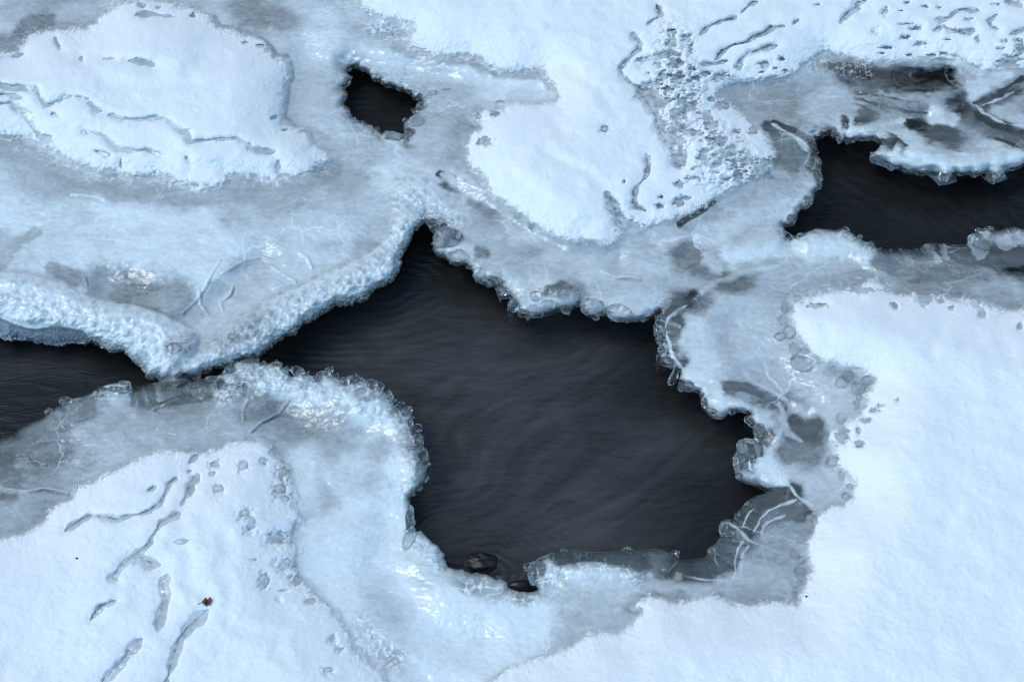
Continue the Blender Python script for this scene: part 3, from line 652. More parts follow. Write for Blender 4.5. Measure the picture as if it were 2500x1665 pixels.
BL = {2: [(60,545,28,30),(45,650,22,25),(15,450,26,38),(22,388,20,14),(560,725,36,32),(515,825,68,42,-25),(490,895,42,30),(650,630,42,20,-10),(730,605,38,12,-10),(385,925,80,34,10),
          (1810,880,26,22),(925,775,35,30),(910,865,22,18),(985,960,34,24),(1215,1470,22,12),(1310,1530,22,30),(1050,495,26,16),(640,1500,30,28),(690,1490,32,24),(660,1535,28,22),(720,1530,24,22),(1090,690,30,16)],
      3: [(1070,895,22,42,15),(1105,940,22,28),(1170,955,18,18),(1345,1065,36,28,-30),(1450,1112,13,20),(1515,1130,20,12),(1590,1155,28,14),(1690,1165,24,13),(1810,1205,36,34),(2035,1175,28,20),(2160,1200,28,34),
          (960,1100,26,38),(950,1190,26,55),(970,1250,20,38),(890,1360,38,36),(780,1480,38,32),(600,1150,38,42),(645,1130,26,30),(520,890,24,20),(320,715,42,22),(955,1025,12,30),(630,1190,30,22),(100,725,30,20),(1250,945,24,10)],
      4: [(840,1065,38,20),(770,1110,40,26),(820,1120,36,24),(870,1110,22,24),(1870,940,36,22),(2030,995,28,18),(2205,1000,30,24),(2330,1060,32,28),(2140,1045,32,24),(1170,825,46,34),(1250,810,38,32),(1570,750,36,32),(955,885,42,36),
          (1690,920,60,16),(1560,980,40,30),(700,1110,30,14),(1080,1075,44,12),(1180,1085,26,10),(1310,1090,34,14),(1430,1040,40,18)],
      5: [(800,210,76,46,20),(960,330,48,42),(1050,370,60,30,15),(1110,440,36,42),(1190,545,42,42),(1260,595,42,26),(1545,565,36,32),(1560,470,70,54),(1720,550,78,48),(1900,590,84,50,10),(2180,680,38,52),(2180,760,32,46),(2190,850,28,38),
          (2230,920,58,38,35),(2270,1030,26,58,25),(2330,1080,28,50,20),(350,1165,24,20),(170,1150,56,46),(230,1080,38,36),(110,1050,60,28),(460,1265,40,34),(490,1330,24,36),(545,1470,32,56),(505,1400,22,28),(1340,480,40,30),(1420,530,44,34),(1330,570,46,30)],
      6: [(85,1085,46,34,30),(180,1145,22,18),(195,1200,22,36),(250,1260,36,22,20),(515,1330,28,36),(570,1400,42,50),(730,640,36,30),(765,720,42,36),(700,750,36,26),(800,830,34,42),(850,935,72,44,20),(875,850,32,16,30),
          (960,920,14,18),(1060,970,22,22),(1120,1060,40,32),(1160,1020,36,30),(1230,1100,44,34),(1290,1045,36,30),(1240,1160,22,16),(1220,1200,22,18),(1115,1310,30,36),(1000,1420,36,42),(1130,1440,36,34),(1250,1470,32,24,-40),(1230,1235,20,12),
          (2030,520,22,36),(845,70,28,16),(800,80,18,12),(660,1300,22,18),(735,565,24,40)],
      7: [(1905,150,48,34),(1880,270,50,48),(1920,330,32,28),(1860,590,56,44),(1680,490,40,40),(1650,430,40,32),(1480,270,42,36),(1440,160,18,14),(1780,80,30,22),(1640,110,34,38),(1780,890,30,50),(1940,760,50,28),(1220,620,48,24),(510,270,18,28),(2220,1490,24,20)],
      8: [(480,600,32,66,15),(480,470,30,80),(570,60,36,64,10),(1320,830,32,58),(1380,735,40,16,-20),(1530,680,22,12),(1950,662,24,12),(2285,700,22,22),(1090,860,14,10),(560,120,34,40)],
      9: [(430,170,28,22),(320,520,26,36),(415,445,18,24),(250,680,38,28,-30),(10,700,13,24),(1060,70,44,32),(1120,170,20,32),(1150,310,28,26),(1180,245,22,16),(905,450,30,36),(910,505,26,22),(880,555,36,26),(850,600,32,24),
          (800,700,26,26),(840,740,22,22),(840,810,40,26),(850,860,28,18),(840,890,20,14),(820,940,22,18),(808,985,14,28)]}
def cl2(val, rad, c, *pts):
    s_, m = wstroke(cr(c, *pts), rad, .7); m = np.clip(m*2.0, 0, 1); CL[s_] = CL[s_]*(1-m)+np.clip(val+.10*n_mid[s_]*(val > .15)+.05*n_st[s_], 0, 1)*m
# glass clear strips along the pool edges
for a in [(.04,40,8,1480,705,1800,715,2050,730,2300,760),(.03,46,9,-80,790,60,810,200,810,330,760),(.03,44,9,330,760,350,640,420,560,500,470),(.05,46,9,480,470,560,400,680,330,780,300),(.16,34,9,640,450,760,400,850,420),(.10,30,8,1320,830,1330,770),
          (.05,30,6,470,1540,560,1470,640,1420),(.05,36,9,430,90,490,60,540,20),(.10,30,6,790,1340,900,1380,950,1330),(.16,50,6,820,1420,900,1440),(.20,46,6,760,1540,900,1545),
          (.05,24,4,910,1140,1050,1100,1200,1100,1350,1090,1480,1090),(.12,30,4,940,1200,1200,1170,1400,1150),(.05,30,4,0,1480,120,1420,260,1350,420,1250),(.18,40,4,60,1540,250,1420,450,1300,600,1230),(.10,26,7,20,60,40,150),(.2,34,7,100,200,30,180),
          (.06,26,6,1400,190,1650,200,1900,200,2200,170,2360,170),(.10,34,6,1700,250,2000,260,2360,220),(.26,30,6,1350,240,1700,290,2100,330),(.05,16,3,650,840,800,900,900,970,940,1040),(.10,24,3,600,860,720,960,840,1050),(.24,50,3,700,1000,800,1100),
          (.05,26,3,1440,975,1500,985),(.05,26,3,1600,830,1690,850),(.12,40,3,1780,900,1830,920),(.10,18,3,1215,800,1280,810),(.08,16,3,1125,800,1135,840),(.04,26,6,60,520,90,480),(.2,34,6,330,380,430,390),(.12,26,6,30,640,-20,760),(.10,34,5,2290,560,2270,640),
          (.12,34,6,370,1090,480,1120,540,1150),(.14,30,6,620,1190,710,1215),(.06,12,3,20,1510,120,1460,210,1400),(.05,12,3,150,1420,250,1370),(.20,40,6,60,160,130,220,150,260),(.18,24,5,1420,440,1530,410),(.22,20,5,1000,200,960,190),
          (.10,14,2,690,1180,780,1210),(.2,24,2,830,1270,960,1340),(.24,16,2,970,1360,1090,1420)]: cl2(*a)
for a in [(.50,46,1,0,985,200,1030,450,1160,700,1250,1000,1270,1250,1310,1450,1310,1650,1270),(.48,34,1,1650,1270,1900,1250,2100,1210,2260,1140),(.50,6,1,1965,430,1980,520,1950,600,1945,700,1925,790,1990,850,2090,900,2130,960),
          (.46,9,1,1450,120,1490,185,1570,190,1740,245,1825,310,1870,375,1940,385),(.50,26,2,870,1080,960,1230,1040,1350,1180,1440,1290,1530),(.50,18,2,690,410,880,400,1000,470,1100,510,1290,515,1390,510,1440,590),
          (.52,20,5,1380,90,1560,160,1750,170,1880,150),(.52,22,2,400,330,620,395,760,410),(.48,34,6,800,560,780,500,880,470,1050,400,1280,340,1440,400),(.46,26,6,1060,980,1200,1020,1270,1090),(.40,40,8,2010,1060,2150,1010,2320,1020),(.46,40,9,300,960,500,1010,760,1000),
          (.56,22,4,0,260,60,180,140,110,230,50),(.34,30,1,120,250,220,150,330,140),(.4,30,1,10,280,90,300),(.42,30,4,350,290,480,360,640,400)]: cl2(*a)
LINES = [(.08,7,3,1190,650,1330,690,1500,740,1700,760),(.10,6,3,1180,690,1300,730,1400,790,1500,800),(.05,12,3,1880,640,2000,740,2100,820,2250,880,2355,890),
    (.72,5,3,1950,620,2080,760,2230,840,2355,850),(.05,12,3,2010,690,2150,650,2300,560,2355,520),(.72,5,3,2050,710,2200,670,2330,600),(.02,15,3,1560,800,1620,835,1690,850),(.12,7,3,1250,900,1400,890,1500,930),
    (.82,8,3,1300,1080,1480,1110,1650,1140,1800,1160,2000,1150,2200,1150,2350,1090),(.80,7,3,1100,920,1200,930,1390,925),(.10,6,3,1200,620,1400,650,1600,690),(.10,5,3,1250,780,1380,770,1500,780),(.80,8,3,1500,930,1700,1010,1900,1040,2150,1030),(.06,9,3,2150,930,2280,990,2355,1000),
    (.08,8,3,1500,960,1560,1000),(.07,8,3,1430,1010,1520,1050,1570,1075),(.12,5,3,1180,740,1290,790),(.75,6,3,900,640,1050,660,1200,640),(.70,6,3,820,760,950,740,1040,700),
    ]
for a in LINES:
    s_, m = taper(cr(a[2], *a[3:]), a[1]*.8, 17, .35); m = np.clip(m*1.7*np.clip(.7+.8*wisp[s_]+.8*n_mid[s_], 0, 1.1), 0, 1); CL[s_] = CL[s_]*(1-m)+a[0]*m; H[s_] += (a[0]-.45)*.003*m
# bright seams and milky folds
for a in [(.80,9,9,440,520,480,440,530,390),(.78,12,9,520,560,560,480,620,410,720,360,815,335),(.70,12,9,575,580,590,510,660,465,740,435),(.85,12,9,375,865,405,820,395,740,420,660,460,605),(.75,16,9,440,850,440,760,455,690,490,640),(.80,16,9,340,480,420,540,490,600,560,630),
          (.62,14,9,560,630,700,690,770,715),(.88,24,9,570,60,640,150,760,240),(.84,18,9,760,240,840,330,930,385),(.85,12,9,500,80,500,130,560,170,640,200),(.62,8,9,-120,800,0,842,140,868,320,880),(.85,13,5,2350,540,2260,620,2220,680,2225,760,2235,840,2270,910,2330,965),
          (.72,20,6,700,1200,740,1340,660,1480,620,1540),(.70,16,6,560,1290,700,1300,760,1400,860,1450),(.70,14,6,440,980,520,1060,640,1110,760,1180),(.86,30,6,60,990,200,1080,330,1130),(.80,12,3,640,840,760,910,860,985,905,1040,880,1110,905,1220),(.80,20,3,870,1280,820,1400,740,1480),
          (.85,30,3,1450,1060,1700,1110,1950,1120,2200,1090),(.75,22,3,1250,860,1400,860,1540,810),(.7,20,3,1080,740,1100,860),(.88,40,6,480,190,700,150,950,150,1150,190),(.75,22,6,100,520,220,400,450,310,700,280),(.70,24,6,200,200,300,330),(.8,24,2,980,1340,880,1290,700,1180)]:
    s_, m = taper(cr(a[2], *a[3:]), a[1]*(.34 if a[2] == 9 and a[1] < 20 else .50 if a[1] < 24 else .9), 11, .32)
    m = np.clip(m*1.6*np.clip(.75+.9*wisp[s_]+.5*n_mid[s_], 0, 1.2), 0, 1); m = m*.85; CL[s_] = CL[s_]*(1-m)+a[0]*m; H[s_] += .0002*m
for c, ls in BL.items():                             # clear cores where the traced beads hang over the water
    for b in ls:
        (u, v), = cr(c, b[0], b[1]); i0 = min(np.searchsorted(V, v), NV-1); j0 = min(np.searchsorted(U, u), NU-1)
        if D[i0, j0] < 16 and snow_all[i0, j0] < -8:
            r = max(b[2], b[3])*KC*1.15; s_ = box([(u, v)], r); rr = np.sqrt(((UU[s_]-u)/(b[2]*KC))**2+((VV[s_]-v)/(b[3]*KC))**2)
            CL[s_] = CL[s_]*(1-.9*sstep(1.1, .5, rr))
CL = np.clip(CL, 0.0, 1.0)**.9
ZI = np.maximum(H, WATER_Z+.012)
IX, IY, _ = world(SU, SV, ZI)
cin = lambda m: m[:-1, :-1].astype(int)+m[1:, :-1]+m[:-1, 1:]+m[1:, 1:]
ice_cells = cin(inside) >= 1

# ---- snow thickness
grain = fbm(X0/.0045, Y0/.0045, 2, 101); g2n = fbm(X0/.016, Y0/.016, 3, 103); g3 = fbm(X0/.06, Y0/.06, 3, 105)
speck = worley(X0/.0062, Y0/.0062, 12)[0]
sharp = {'left': 1.0, 'top': 1.0, 'right': .9, 'front': .8}
T = {}
for k, sd in snow_sd.items():
    t = .011*(1-np.exp(-np.clip(sd, 0, None)/26.0)) + np.where(sd < 0, sd*.00016, 0)
    near = np.exp(-np.abs(sd)/(26.0*sharp[k]))
    T[k] = t - .0012 + near*(.0030*g2n+.0035*grain*.8+.0016*g3) + .0004*grain*(1-near) + .0018*g3*(1-near)
fine = fbm(X0/.008, Y0/.008, 3, 107)
def cut(k, pts, hw, depth):
    s_, m = taper(pts, hw*2.0, 0, .30)
    T[k][s_] -= depth*np.clip(m*1.25, 0, 1)*np.clip(.92+.45*g3[s_]+.45*fine[s_], .35, 1.3)
def dent(k, pts, r, depth):
    s_, m = stroke(pts, r); T[k][s_] -= 0; SOFT[s_] -= depth*m
SOFT = np.zeros((NV, NU))
GROOVE = [
 ('left', 1, 4.5, [(0,570,60,600,150,600,250,605,270,660,320,710,380,690,440,660,520,660,590,690,650,740,700,755),(0,710,80,705,140,745,200,780,240,870,270,920,340,940),(0,640,80,650,150,670),
   (750,775,830,800,950,815,1060,805,1130,815,1200,870,1270,910,1290,960,1330,960,1450,950,1600,940,1660,980,1690,1010,1780,1025,1850,1030),
   (560,890,680,910,740,960,800,1020,880,1025,980,1015,1050,1040,1110,1055),(1875,1100,1865,1170),(1270,1070,1280,1105),(650,1030,740,1065),(810,1080,820,1140),(380,260,390,290,410,325),(360,770,400,785),
   (920,110,1000,100,1140,110,1180,115),(100,385,160,370),(540,385,545,410),(700,400,760,400),(870,412,930,418,1040,445),(1060,60,1085,52)]),
 ('top', 3, 5, [(170,230,210,185,260,160,340,135,400,120),(440,90,510,40,560,25),(270,400,310,350,400,295,500,270,580,240,650,195,730,180),(430,410,500,360,600,330,690,310),(790,160,830,140),
   (1110,160,1160,110,1230,60,1220,30,1290,5),(1770,145,1850,130,1890,90,1940,75,2050,80),(1760,210,1820,180,1850,215,1950,230,2020,215),(2180,100,2120,150,2140,190,2175,210),(2270,240,2340,200,2420,180),(170,435,260,435,350,410),(2240,15,2350,40)]),
 ('top', 2, 6, [(2000,240,2050,300,2040,330,1990,370,1950,420,1910,470,1930,520,1990,560,2060,600,2090,640),(2090,1050,2110,1120,2080,1200,2030,1260,2010,1320,2010,1400,2080,1430),(2030,400,2130,390,2230,365,2290,362),(2150,40,2190,100,2100,170)]),
 ('top', 2, 11, [(2050,620,2110,720,2170,800,2200,900,2230,980,2280,1060,2310,1130),(1810,1310,1840,1370,1880,1430,1910,1500,1940,1540)]),
 ('front', 7, 5, [(1200,185,1150,230,1120,300,1090,360,1020,410,940,440,800,465,700,450,620,440,560,470,450,535),(1220,430,1170,460,1090,500,1050,560,1020,620,920,700,820,780,760,860,790,880),(790,1020,690,1070,620,1140),(1340,40,1290,90),(1270,145,1290,135),(1010,275,1060,260)]),
 ('front', 7, 8, [(1340,170,1290,230,1280,290,1240,370),(880,735,950,740,1010,765,1070,775),(1130,850,1110,920,1130,970,1110,1060,1090,1150,1075,1210),(1400,1080,1350,1140,1280,1200,1220,1290,1200,1360,1160,1470,1140,1568,1120,1640),(960,1290,880,1360,820,1440,740,1540,710,1568,650,1640)]),
]
for k, c, hw, ls in GROOVE:
    for l in ls:
        p = cr(c, *l); cut(k, p, hw*(1.05 if k == 'top' else 1.0 if k == 'front' else 1.1), .0112 if k != 'left' else .0098)
        s_, m = stroke(p, hw*5); SOFT[s_] -= .0045*m
        if k != 'left':
            s_, m = taper([(x-hw*.55, y-hw*.45) for x, y in p], 3.2, 3, .30); CL[s_] *= 1-.7*m*np.clip(.6+fine[s_], 0, 1)
# grains blown thinly over the ice beside the patches
for k, c, l, r, a in [('left', 1, (0,960,200,990,420,1110,640,1200,880,1240,1100,1260,1320,1310,1500,1300,1700,1240,1950,1210,2180,1140), 84, .0050), ('left', 1, (2050,880,2250,1040,2240,1120), 56, .0042),
                      ('top', 2, (900,1020,920,1120,1000,1260,1080,1370,1250,1470), 50, .0044), ('top', 2, (430,150,480,230,430,320), 30, .0035), ('top', 2, (640,400,900,410,1100,500,1380,530,1450,620), 32, .0040),
                      ('top', 3, (700,560,900,500,1100,470,1300,480), 34, .0035), ('top', 3, (620,1130,480,1230,300,1320), 30, .003), ('right', 6, (830,470,1050,410,1250,360,1450,420), 46, .0044),
                      ('right', 6, (1280,1080,1250,1200,1150,1350,1050,1420), 26, .003), ('right', 8, (1000,1540,1300,1390,1600,1270,1950,1150,2020,1020), 22, .003), ('front', 8, (120,1150,250,1300,380,1450,420,1560), 130, .0056),
                      ('front', 7, (1960,100,2010,300,2040,500,2000,700), 95, .0052), ('front', 4, (1780,1440,1900,1500,1950,1560), 54, .0044)]:
    s_, m = stroke(cr(c, *l), r); out_ = np.exp(-np.clip(-snow_sd[k][s_], 0, None)/(r*.55))
    T[k][s_] = np.maximum(T[k][s_], -.0042+m*out_*a+.0030*fine[s_]*m+.0018*g2n[s_])
PITS = [('top', 3, [(1625,195,34,14),(1555,258,30,14),(1650,300,36,16),(1435,325,36,10),(1990,135,30,12),(2170,35,30,10),(1690,50,25,10),(1565,20,20,10),(1780,55,22,10),(1355,210,25,25),(1415,80,28,28),(1810,365,22,8),
   (1580,375,14,6),(1730,375,25,7),(2230,280,25,14),(2195,330,25,8),(1840,270,20,7),(2040,270,18,22),(1380,362,25,5),(1520,75,18,5),(75,260,35,20),(100,330,22,35),(1560,165,45,6),(2310,275,20,10),(1930,215,60,16),(960,35,20,6),
   (130,535,30,18),(20,530,30,30),(240,675,22,14),(310,715,40,25),(100,725,35,25),(50,690,20,20),(430,450,25,22),(600,440,35,25),(715,400,22,15),(740,485,14,12),(670,465,15,8),(310,520,50,25),(200,500,30,15),(580,490,20,6),
   (650,540,35,20),(215,800,25,40),(250,850,22,50),(300,960,40,30),(370,1020,50,25),(490,1070,25,25),(410,890,25,15),(210,1020,25,14),(190,1070,35,40),(280,1100,50,30),(125,1140,18,18),(110,1210,45,14),(25,1250,25,18),
   (430,1185,22,18),(60,1340,40,14),(520,890,25,20),(610,1140,55,55),(110,460,22,18),(20,430,30,30),(40,1060,30,60),(60,880,30,30),(20,960,35,25),(120,900,40,20),(2110,540,40,40),(2250,420,60,40),(2330,330,30,40)]),
  ('top', 2, [(2040,430,30,28),(2165,430,22,30),(2280,430,35,28),(2200,510,30,22),(2100,500,15,10),(2300,530,35,30),(2150,570,60,25),(2230,600,30,15),(2260,300,28,40),(2260,220,25,18),(2130,640,60,40),(2180,700,50,40),(2330,690,30,30),
   (2310,780,45,40),(2290,870,30,30),(2310,950,35,25),(2260,930,30,40),(2310,1250,25,20),(2180,1335,20,10),(2180,1395,25,15),(2310,1370,40,22),(1935,1230,12,12),(1810,880,28,25),(1000,960,40,25),(1060,770,25,15),(930,770,40,35),(910,870,30,25),
   (1940,1520,50,40),(1860,1390,30,40),(2000,1560,60,30)]),
  ('left', 1, [(955,40,24,16),(1140,110,22,8),(1305,108,20,12),(1660,290,16,10),(1755,310,20,12),(440,188,10,8),(1850,800,20,12),(1925,880,18,8),(320,940,30,22),(1780,1030,40,18),(1690,1000,20,20),(1860,350,20,30),(1480,130,12,20),(60,965,60,25),(700,1195,40,10),(60,590,60,18)]),
  ('front', 7, [(1890,1010,25,20),(2100,1020,35,25),(2250,1280,30,35),(2300,1350,30,25),(2220,1490,35,28),(1690,545,40,25),(1460,100,40,22),(1440,160,20,15),(1910,770,50,40),(2010,880,45,30),(1930,950,30,8),(1720,740,20,10),(1780,890,33,50),
   (1905,160,40,35),(1890,280,50,50),(1640,110,35,40),(1480,270,40,40),(1860,600,60,50),(1780,80,28,20),(1660,440,45,40)]),
  ('right', 6, [(960,545,60,14),(1680,510,35,35),(1790,515,22,15),(1860,560,25,12),(2030,520,22,40),(2070,600,25,30),(2330,685,20,25),(1480,545,25,20),(1280,440,70,15),(1300,1320,30,18),(1240,1390,25,25),(1130,1440,40,40),(1250,1480,35,25),
   (1390,1220,30,10),(1350,1250,40,15),(1500,1190,16,20),(1230,385,25,14),(800,480,40,20),(1150,1010,30,20)])]
for k, c, ls in PITS:
    for (x, y, rx, ry) in ls:
        (u, v), = cr(c, x, y); rx *= KC*1.25; ry *= KC*1.25
        a = np.searchsorted(U, u-2*rx); b = np.searchsorted(U, u+2*rx); c0 = np.searchsorted(V, v-2*ry); d0 = np.searchsorted(V, v+2*ry)
        s_ = (slice(c0, d0), slice(a, b)); rr = np.sqrt(((UU[s_]-u)/rx)**2+((VV[s_]-v)/ry)**2)+.35*g2n[s_]+.55*fine[s_]+.25*grain[s_]
        T[k][s_] -= (.0135 if k == "top" else .0125 if k != 'front' else .0085)*sstep(1.35, .35, rr)*np.clip(.8+.6*g2n[s_]+.5*g3[s_], .3, 1)
# pitted, half bared belt on the centre lobe
for p, r in [(cr(3, 30,430,120,700,250,900,330,1050), 80), (cr(2, 2260,260,2280,560,2300,900), 70), (cr(3, 300,980,560,1120,200,1150), 70)]:
    s_, m = stroke(p, r)
    pit = np.maximum(sstep(.46, .08, worley(X0[s_]/.031, Y0[s_]/.022, 15)[0]+.30*g2n[s_]+.22*fine[s_]+.25*g3[s_]), .9*sstep(.34, .05, worley(X0[s_]/.015, Y0[s_]/.010, 16)[0]+.3*g2n[s_]-.3*g3[s_]))
    T['top'][s_] -= (.0088*pit*np.clip(.75+.9*g3[s_]+.4*fine[s_], .2, 1.25)+.001)*m
for k, c, r, ls in [('front', 7, 22, [(1220,490,1250,560,1180,620,1260,680,1270,800,1250,880,1310,940,1390,980),(1520,580,1550,700,1480,820,1550,900,1560,1020),(1530,1100,1570,1190,1700,1230,1880,1260),(1880,1370,1920,1400)]),
                 ('top', 2, 18, [(1400,1020,1550,1110,1700,1170,1780,1260),(1180,1200,1300,1290,1390,1350),(1560,460,1620,510,1700,560),(1780,640,1830,700),(1830,850,1900,810),(1460,830,1520,900),(1450,1490,1600,1500,1750,1490)]),
                 ('left', 1, 20, [(450,380,550,400,720,405,880,415,1000,435,1080,450),(1280,460,1400,420,1520,395),(700,560,1000,590,1300,560),(400,890,560,890),(250,250,330,230),(1300,1140,1500,1140)]),
                 ('right', 6, 22, [(1730,860,1790,740),(1960,820,2040,770),(2220,800,2260,880),(1010,720,1040,830),(1420,1180,1500,1100),(1300,560,1450,590),(1560,520,1700,480)]),
                 ('right', 9, 22, [(1080,610,1170,540),(1440,290,1600,190),(1830,480,1900,430)])]:
    for l in ls: dent(k, cr(c, *l), r*1.5, .0042)
big = .006*fbm(X0/.35, Y0/.28, 3, 111)+.0014*fbm(X0/.11, Y0/.08, 3, 113)

# ------------------------------------------------------------------ shelves
names = ['centre', 'left', 'ledge', 'right', 'chute', 'front']
LBL = {'centre': "broad milky ice lobe in the middle, drip fringed where it overhangs the largest pool",
       'left': "pale ice sheet ending in a pointed white tip between two dark pools",
       'ledge': "grey ice ledge with a toothed drip fringe above the dark pool at the right edge",
       'right': "streaked grey and clear ice apron bordering the largest snow field",
       'chute': "smooth pale blue ice chute running down between two snow fields",
       'front': "curved grey ice lobe with a beaded glassy rim beside the pool at the left edge"}
csnow = np.zeros(ice_cells.shape, bool)
deep = np.max(np.stack(list(T.values())), 0)
dcell = np.minimum.reduce([deep[:-1, :-1], deep[1:, :-1], deep[:-1, 1:], deep[1:, 1:]])
hidden = dcell > .008
attrs = {'cloud': CL, 'dirt': dirt}
clab = label[:-1, :-1]
shelf = {}
PARTS = {'left': [('ice_roll', sd_roll1, "thick white frozen roll along the left edge pool"), ('ice_roll', sd_roll2, "knobbly pale frozen roll rising from the pointed tip"), ('ice_face', sd_wall, None)],
         'front': [('ice_rim', sd_rim, None)], 'centre': [('ice_neck', sd_neck, None)]}
for k, n in enumerate(names):
    m = ice_cells & (clab == k) & ~hidden
    rest = m.copy(); subs = []
    for pn, sd, lb in PARTS.get(n, []):
        pm = rest & (sd[:-1, :-1] > 0); rest &= ~pm; subs.append((pn, pm, lb))
    root = link("ice_shelf", cells_to_mesh("ice_shelf", rest, IX, IY, ZI, M_ICE, attrs, edge))
    tag(root, LBL[n], "ice shelf", "ice shelves along the stream"); shelf[n] = root
    for pn, pm, lb in subs:
        o = link(pn, cells_to_mesh(pn, pm, IX, IY, ZI, M_ICE, attrs, edge), root)
        if lb: o["label"] = lb

SL = {'left': ("wide snow patch with crooked grey grooves on the sheet left of the small pool", 'left'),
      'top': ("snow field pitted with grey holes, running from the far bank onto the middle lobe", 'top'),
      'right': ("largest smooth snow field with glassy beads strung along its edge", 'right'),
      'front': ("snow slope with long meltwater furrows and a small brown leaf on it", 'front')}
ZS = {}
WS = {k: blur(sstep(5, 110, v_), 40) for k, v_ in snow_sd.items()}
for k in SNOWS:
    t = T[k]; open_ = t > -.0035
    m = (cin(open_) >= 1) & (cin(inside) == 4)
    w_ = WS[k]
    ZS[k] = ZI+np.maximum(t, 0)+.0005+w_*(big+SOFT)+(1-w_)*SOFT*.5*sstep(0, .004, t)
    PX, PY, _ = world(UU, VV, ZS[k])
    o = link("snow_patch", cells_to_mesh("snow_patch", m, PX, PY, ZS[k], M_SNOW, {'thick': t*1000})); tag(o, SL[k][0], "snow patch", "snow lying on the ice")

def surf_z(u, v):
    i = min(max(int(np.searchsorted(V, v)), 0), NV-1); j = min(max(int(np.searchsorted(U, u)), 0), NU-1)
    z = ZI[i, j]
    for k in SNOWS:
        if T[k][i, j] > 0: z = max(z, ZS[k][i, j])
    return z, D[i, j], names[label[i, j]], (snow_all[i, j] > 0)

# ------------------------------------------------------------------ glassy beads, knobs and icicles
def ico(sub):
    import bmesh
    bm = bmesh.new(); bmesh.ops.create_icosphere(bm, subdivisions=sub, radius=1)
    co = np.array([v.co[:] for v in bm.verts]); f = [[v.index for v in fc.verts] for fc in bm.faces]; bm.free()
    return co, f
ICO = ico(4)
def blob_mesh(name, seed, amp, material, sub=ICO, freq=1.0):
    co, f = sub; r = np.random.default_rng(seed); d = np.zeros(len(co))
    for i in range(9):
        k = r.normal(size=3)*(1.1+.35*i)*freq; d += np.sin(co@k+r.random()*6.28)*amp/(1+.45*i)
    me = bpy.data.meshes.new(name); me.from_pydata((co*(1+d)[:, None]).tolist(), [], f)
    me.polygons.foreach_set("use_smooth", np.ones(len(f), bool)); me.materials.append(material); me.update()
    return me
BEADS_M = [blob_mesh("ice_bead", 200+i, .10, M_CLEAR) for i in range(7)]
MILKY_M = [blob_mesh("ice_bead", 250+i, .12, M_MILKY) for i in range(5)]
KNOB_M = [blob_mesh("ice_knob", 300+i, .13, M_CLEAR, freq=1.3) for i in range(3)]
random.seed(5)
def bead(u, v, rx, ry, rot=0, name="ice_bead", own=None, sink=.25):
    z, d, n, sn = surf_z(u, v)
    if d <= 0:                                           # over the water: sits on the lip
        for rr in range(4, 60, 3):
            best = None
            for a in range(16):
                uu = u+rr*math.cos(a*math.pi/8); vv = v+rr*math.sin(a*math.pi/8)
                z2, d2, n2, _ = surf_z(uu, vv)
                if d2 > 0 and (best is None or d2 > best[0]): best = (d2, z2, n2)
            if best: z, n = best[1]-.004, best[2]; break
    m = min(rx, ry)*MPP
    x, y, z = world(u, v, z+m*(-.30 if sn else sink))
    o = link(name, random.choice(KNOB_M if name == "ice_knob" else MILKY_M if sn else BEADS_M), shelf[own or n], (x, y, z))
    o.scale = (rx*MPP, ry*MPP*1.12, m*.95); o.rotation_euler = (random.uniform(-.15, .15), random.uniform(-.15, .15), -math.radians(rot)+random.choice((0, math.pi)))
    return o
for c, ls in BL.items():
    for b in ls:
        (u, v), = cr(c, b[0], b[1]); bead(u, v, b[2]*KC, b[3]*KC, b[4] if len(b) > 4 else 0)
for (c, x, y, rx, ry, rot, own) in [(5,745,100,100,80,15,'centre'), (6,500,1525,100,76,-25,'right'), (9,425,90,38,66,5,'right'), (6,2010,95,40,30,0,'right')]:
    (u, v), = cr(c, x, y); bead(u, v, rx*KC, ry*KC, rot, "ice_knob", own, sink=-.1)
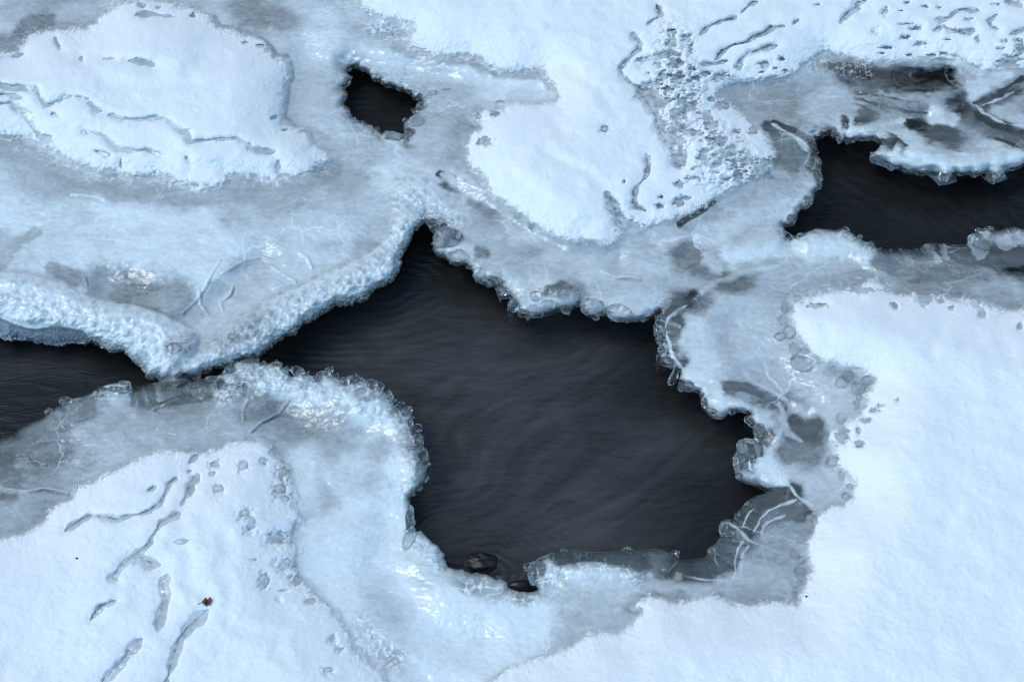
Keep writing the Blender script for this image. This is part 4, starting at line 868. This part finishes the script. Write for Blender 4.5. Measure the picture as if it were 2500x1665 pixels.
# small beads strung along the drip edges
ii, jj = np.nonzero(edge & (UU > -20) & (UU < 2520) & (VV > -20) & (VV < 1685))
per = random.sample(range(len(ii)), len(ii)); taken = []; cnt = {}
for q in per:
    u, v = SU[ii[q], jj[q]], SV[ii[q], jj[q]]
    n = names[label[ii[q], jj[q]]]
    if rough_edge[ii[q], jj[q]] > .3 or n in ('chute', 'ledge') or (n == 'right' and v > 1150): continue
    if eam[ii[q], jj[q]] < .35 or cnt.get(n, 0) > (42 if n == 'front' else 14) or any((u-a)**2+(v-b)**2 < 19**2 for a, b in taken): continue
    if n == 'right' and v > 1250 and random.random() < .8: continue
    taken.append((u, v)); cnt[n] = cnt.get(n, 0)+1
    r = 2.6+9*random.random()**2.2
    bead(u, v, r*random.uniform(.9, 1.5), r, random.uniform(-40, 40), own=n)
def icicle(c, x0, y0, x1, y1, r, own):
    (u0, v0), (u1, v1) = cr(c, x0, y0, x1, y1)
    L_ = math.hypot(u1-u0, v1-v0)*MPP/math.cos(PITCH); r = r*KC*MPP
    z, d, n, _ = surf_z(u0, v0)
    z0 = -.035
    x, y, _ = world(u0, v0, z0)
    prof = []; N = 12
    for i in range(N+1):
        t = i/N; prof.append(((r*math.sqrt(max(0, 1-t**2.2)) if L_ < 5*r else r*((1-t)**.6)*(1+.14*math.sin(t*19)))+.0004, -t*L_))
    co = []; f = []; K = 14
    for rr, zz in prof:
        for a in range(K): co.append((rr*math.cos(2*math.pi*a/K)+.0006*math.sin(zz*300), rr*math.sin(2*math.pi*a/K), zz))
    for i in range(N):
        for a in range(K): f.append((i*K+a, i*K+(a+1) % K, (i+1)*K+(a+1) % K, (i+1)*K+a)[::-1])
    f.append(tuple(range(K))); f.append(tuple(N*K+a for a in range(K))[::-1])
    me = bpy.data.meshes.new("icicle"); me.from_pydata(co, [], f); me.polygons.foreach_set("use_smooth", np.ones(len(f), bool)); me.materials.append(M_CLEAR); me.update()
    link("icicle", me, shelf[own], (x, y, z0))
for a in [(5,1168,560,1158,672,22,'centre'),(5,1102,475,1100,522,16,'centre'),(5,1285,600,1268,664,20,'centre'),(5,935,360,935,394,8,'centre'),(5,2172,880,2160,1018,18,'right'),(3,1446,1110,1447,1152,9,'ledge'),(3,1170,940,1170,976,12,'ledge'),
          (3,1805,1190,1803,1245,20,'ledge'),(3,2158,1190,2156,1238,18,'ledge'),(5,1620,530,1622,558,9,'centre')]:
    icicle(*a)

# ------------------------------------------------------------------ stones in the shallow water, leaf, husks
def stone(c, x, y, rx, ry, h, seed, lb):
    (u, v), = cr(c, x, y); x, y, z = world(u, v, WATER_Z)
    o = link("stone", blob_mesh("stone", seed, .11, M_ROCK, freq=1.5), None, (x, y, z-.006)); o.scale = (rx*KC*MPP, ry*KC*MPP*1.2, h)
    tag(o, lb, "stone")
stone(8, 960, 765, 120, 62, .024, 410, "larger wet black stone breaking the water by the ice edge")
stone(8, 1245, 925, 100, 36, .020, 411, "smaller wet dark stone wedged under the rounded clear ice tip")
def leaf():
    (u, v), = cr(7, 1395, 1027); z, *_ = surf_z(u, v); x, y, z = world(u, v, z+.003)
    out = [(-15,1),(-8,-2),(-4,-7),(1,-9),(3,-5),(8,-9),(13,-8),(11,-3),(15,-2),(10,2),(9,7),(3,5),(1,9),(-3,4),(-9,4)]
    co = []; f = []; rg = random.Random(3); rings = [1, .72, .42, .15]
    for s in (1, -1):
        for k in rings:
            for i, (a, b) in enumerate(out):
                zz = .0035*math.sin(a*.5)*math.cos(b*.6)+.003*(k**2)*(1 if i % 2 else .2)+rg.uniform(-.0005, .0005) if s == 1 else None
                if s == 1: co.append((a*k*MPP, -b*k*MPP*1.2, zz))
    n = len(out)
    top = list(co)
    for p in top: co.append((p[0], p[1], p[2]-.0006))
    N = len(top)
    for off, flip in ((0, False), (N, True)):
        for r in range(3):
            for i in range(n):
                q = (off+r*n+i, off+r*n+(i+1) % n, off+(r+1)*n+(i+1) % n, off+(r+1)*n+i); f.append(q[::-1] if flip else q)
        q = tuple(off+3*n+i for i in range(n)); f.append(q[::-1] if flip else q)
    for i in range(n): f.append((i, N+i, N+(i+1) % n, (i+1) % n))
    me = bpy.data.meshes.new("dry_leaf"); me.from_pydata(co, [], f); me.materials.append(M_LEAF); me.update()
    o = link("dry_leaf", me, None, (x, y, z)); o.rotation_euler = (.25, -.1, .1); o.scale = (.88, .88, .88)
    tag(o, "small crumpled red brown leaf lying on the snow slope", "leaf")
    sm = bpy.data.meshes.new("stalk"); pts = [(-15, 1), (-19, 2.5), (-22, 2)]; sc = []; sf = []
    for a, b in pts:
        for t in range(5): sc.append((a*MPP, -b*MPP+.0007*math.cos(t*1.257), .002+.0007*math.sin(t*1.257)))
    for i in range(2):
        for t in range(5): sf.append((i*5+t, i*5+(t+1) % 5, (i+1)*5+(t+1) % 5, (i+1)*5+t))
    sm.from_pydata(sc, [], sf); sm.materials.append(M_LEAF); link("stalk", sm, o)
leaf()
HUSK = blob_mesh("seed_husk", 500, .2, M_SEED, ico(2))
for c, x, y, lb in [(7, 520, 730, "tiny dark speck of seed husk on the furrowed snow slope"), (9, 885, 988, "tiny dark speck of seed husk on the largest snow field")]:
    (u, v), = cr(c, x, y); z, *_ = surf_z(u, v); o = link("seed_husk", HUSK, None, world(u, v, z+.0012)); o.scale = (.0022, .0016, .0014)
    tag(o, lb, "seed husk", "seed husks on the snow")
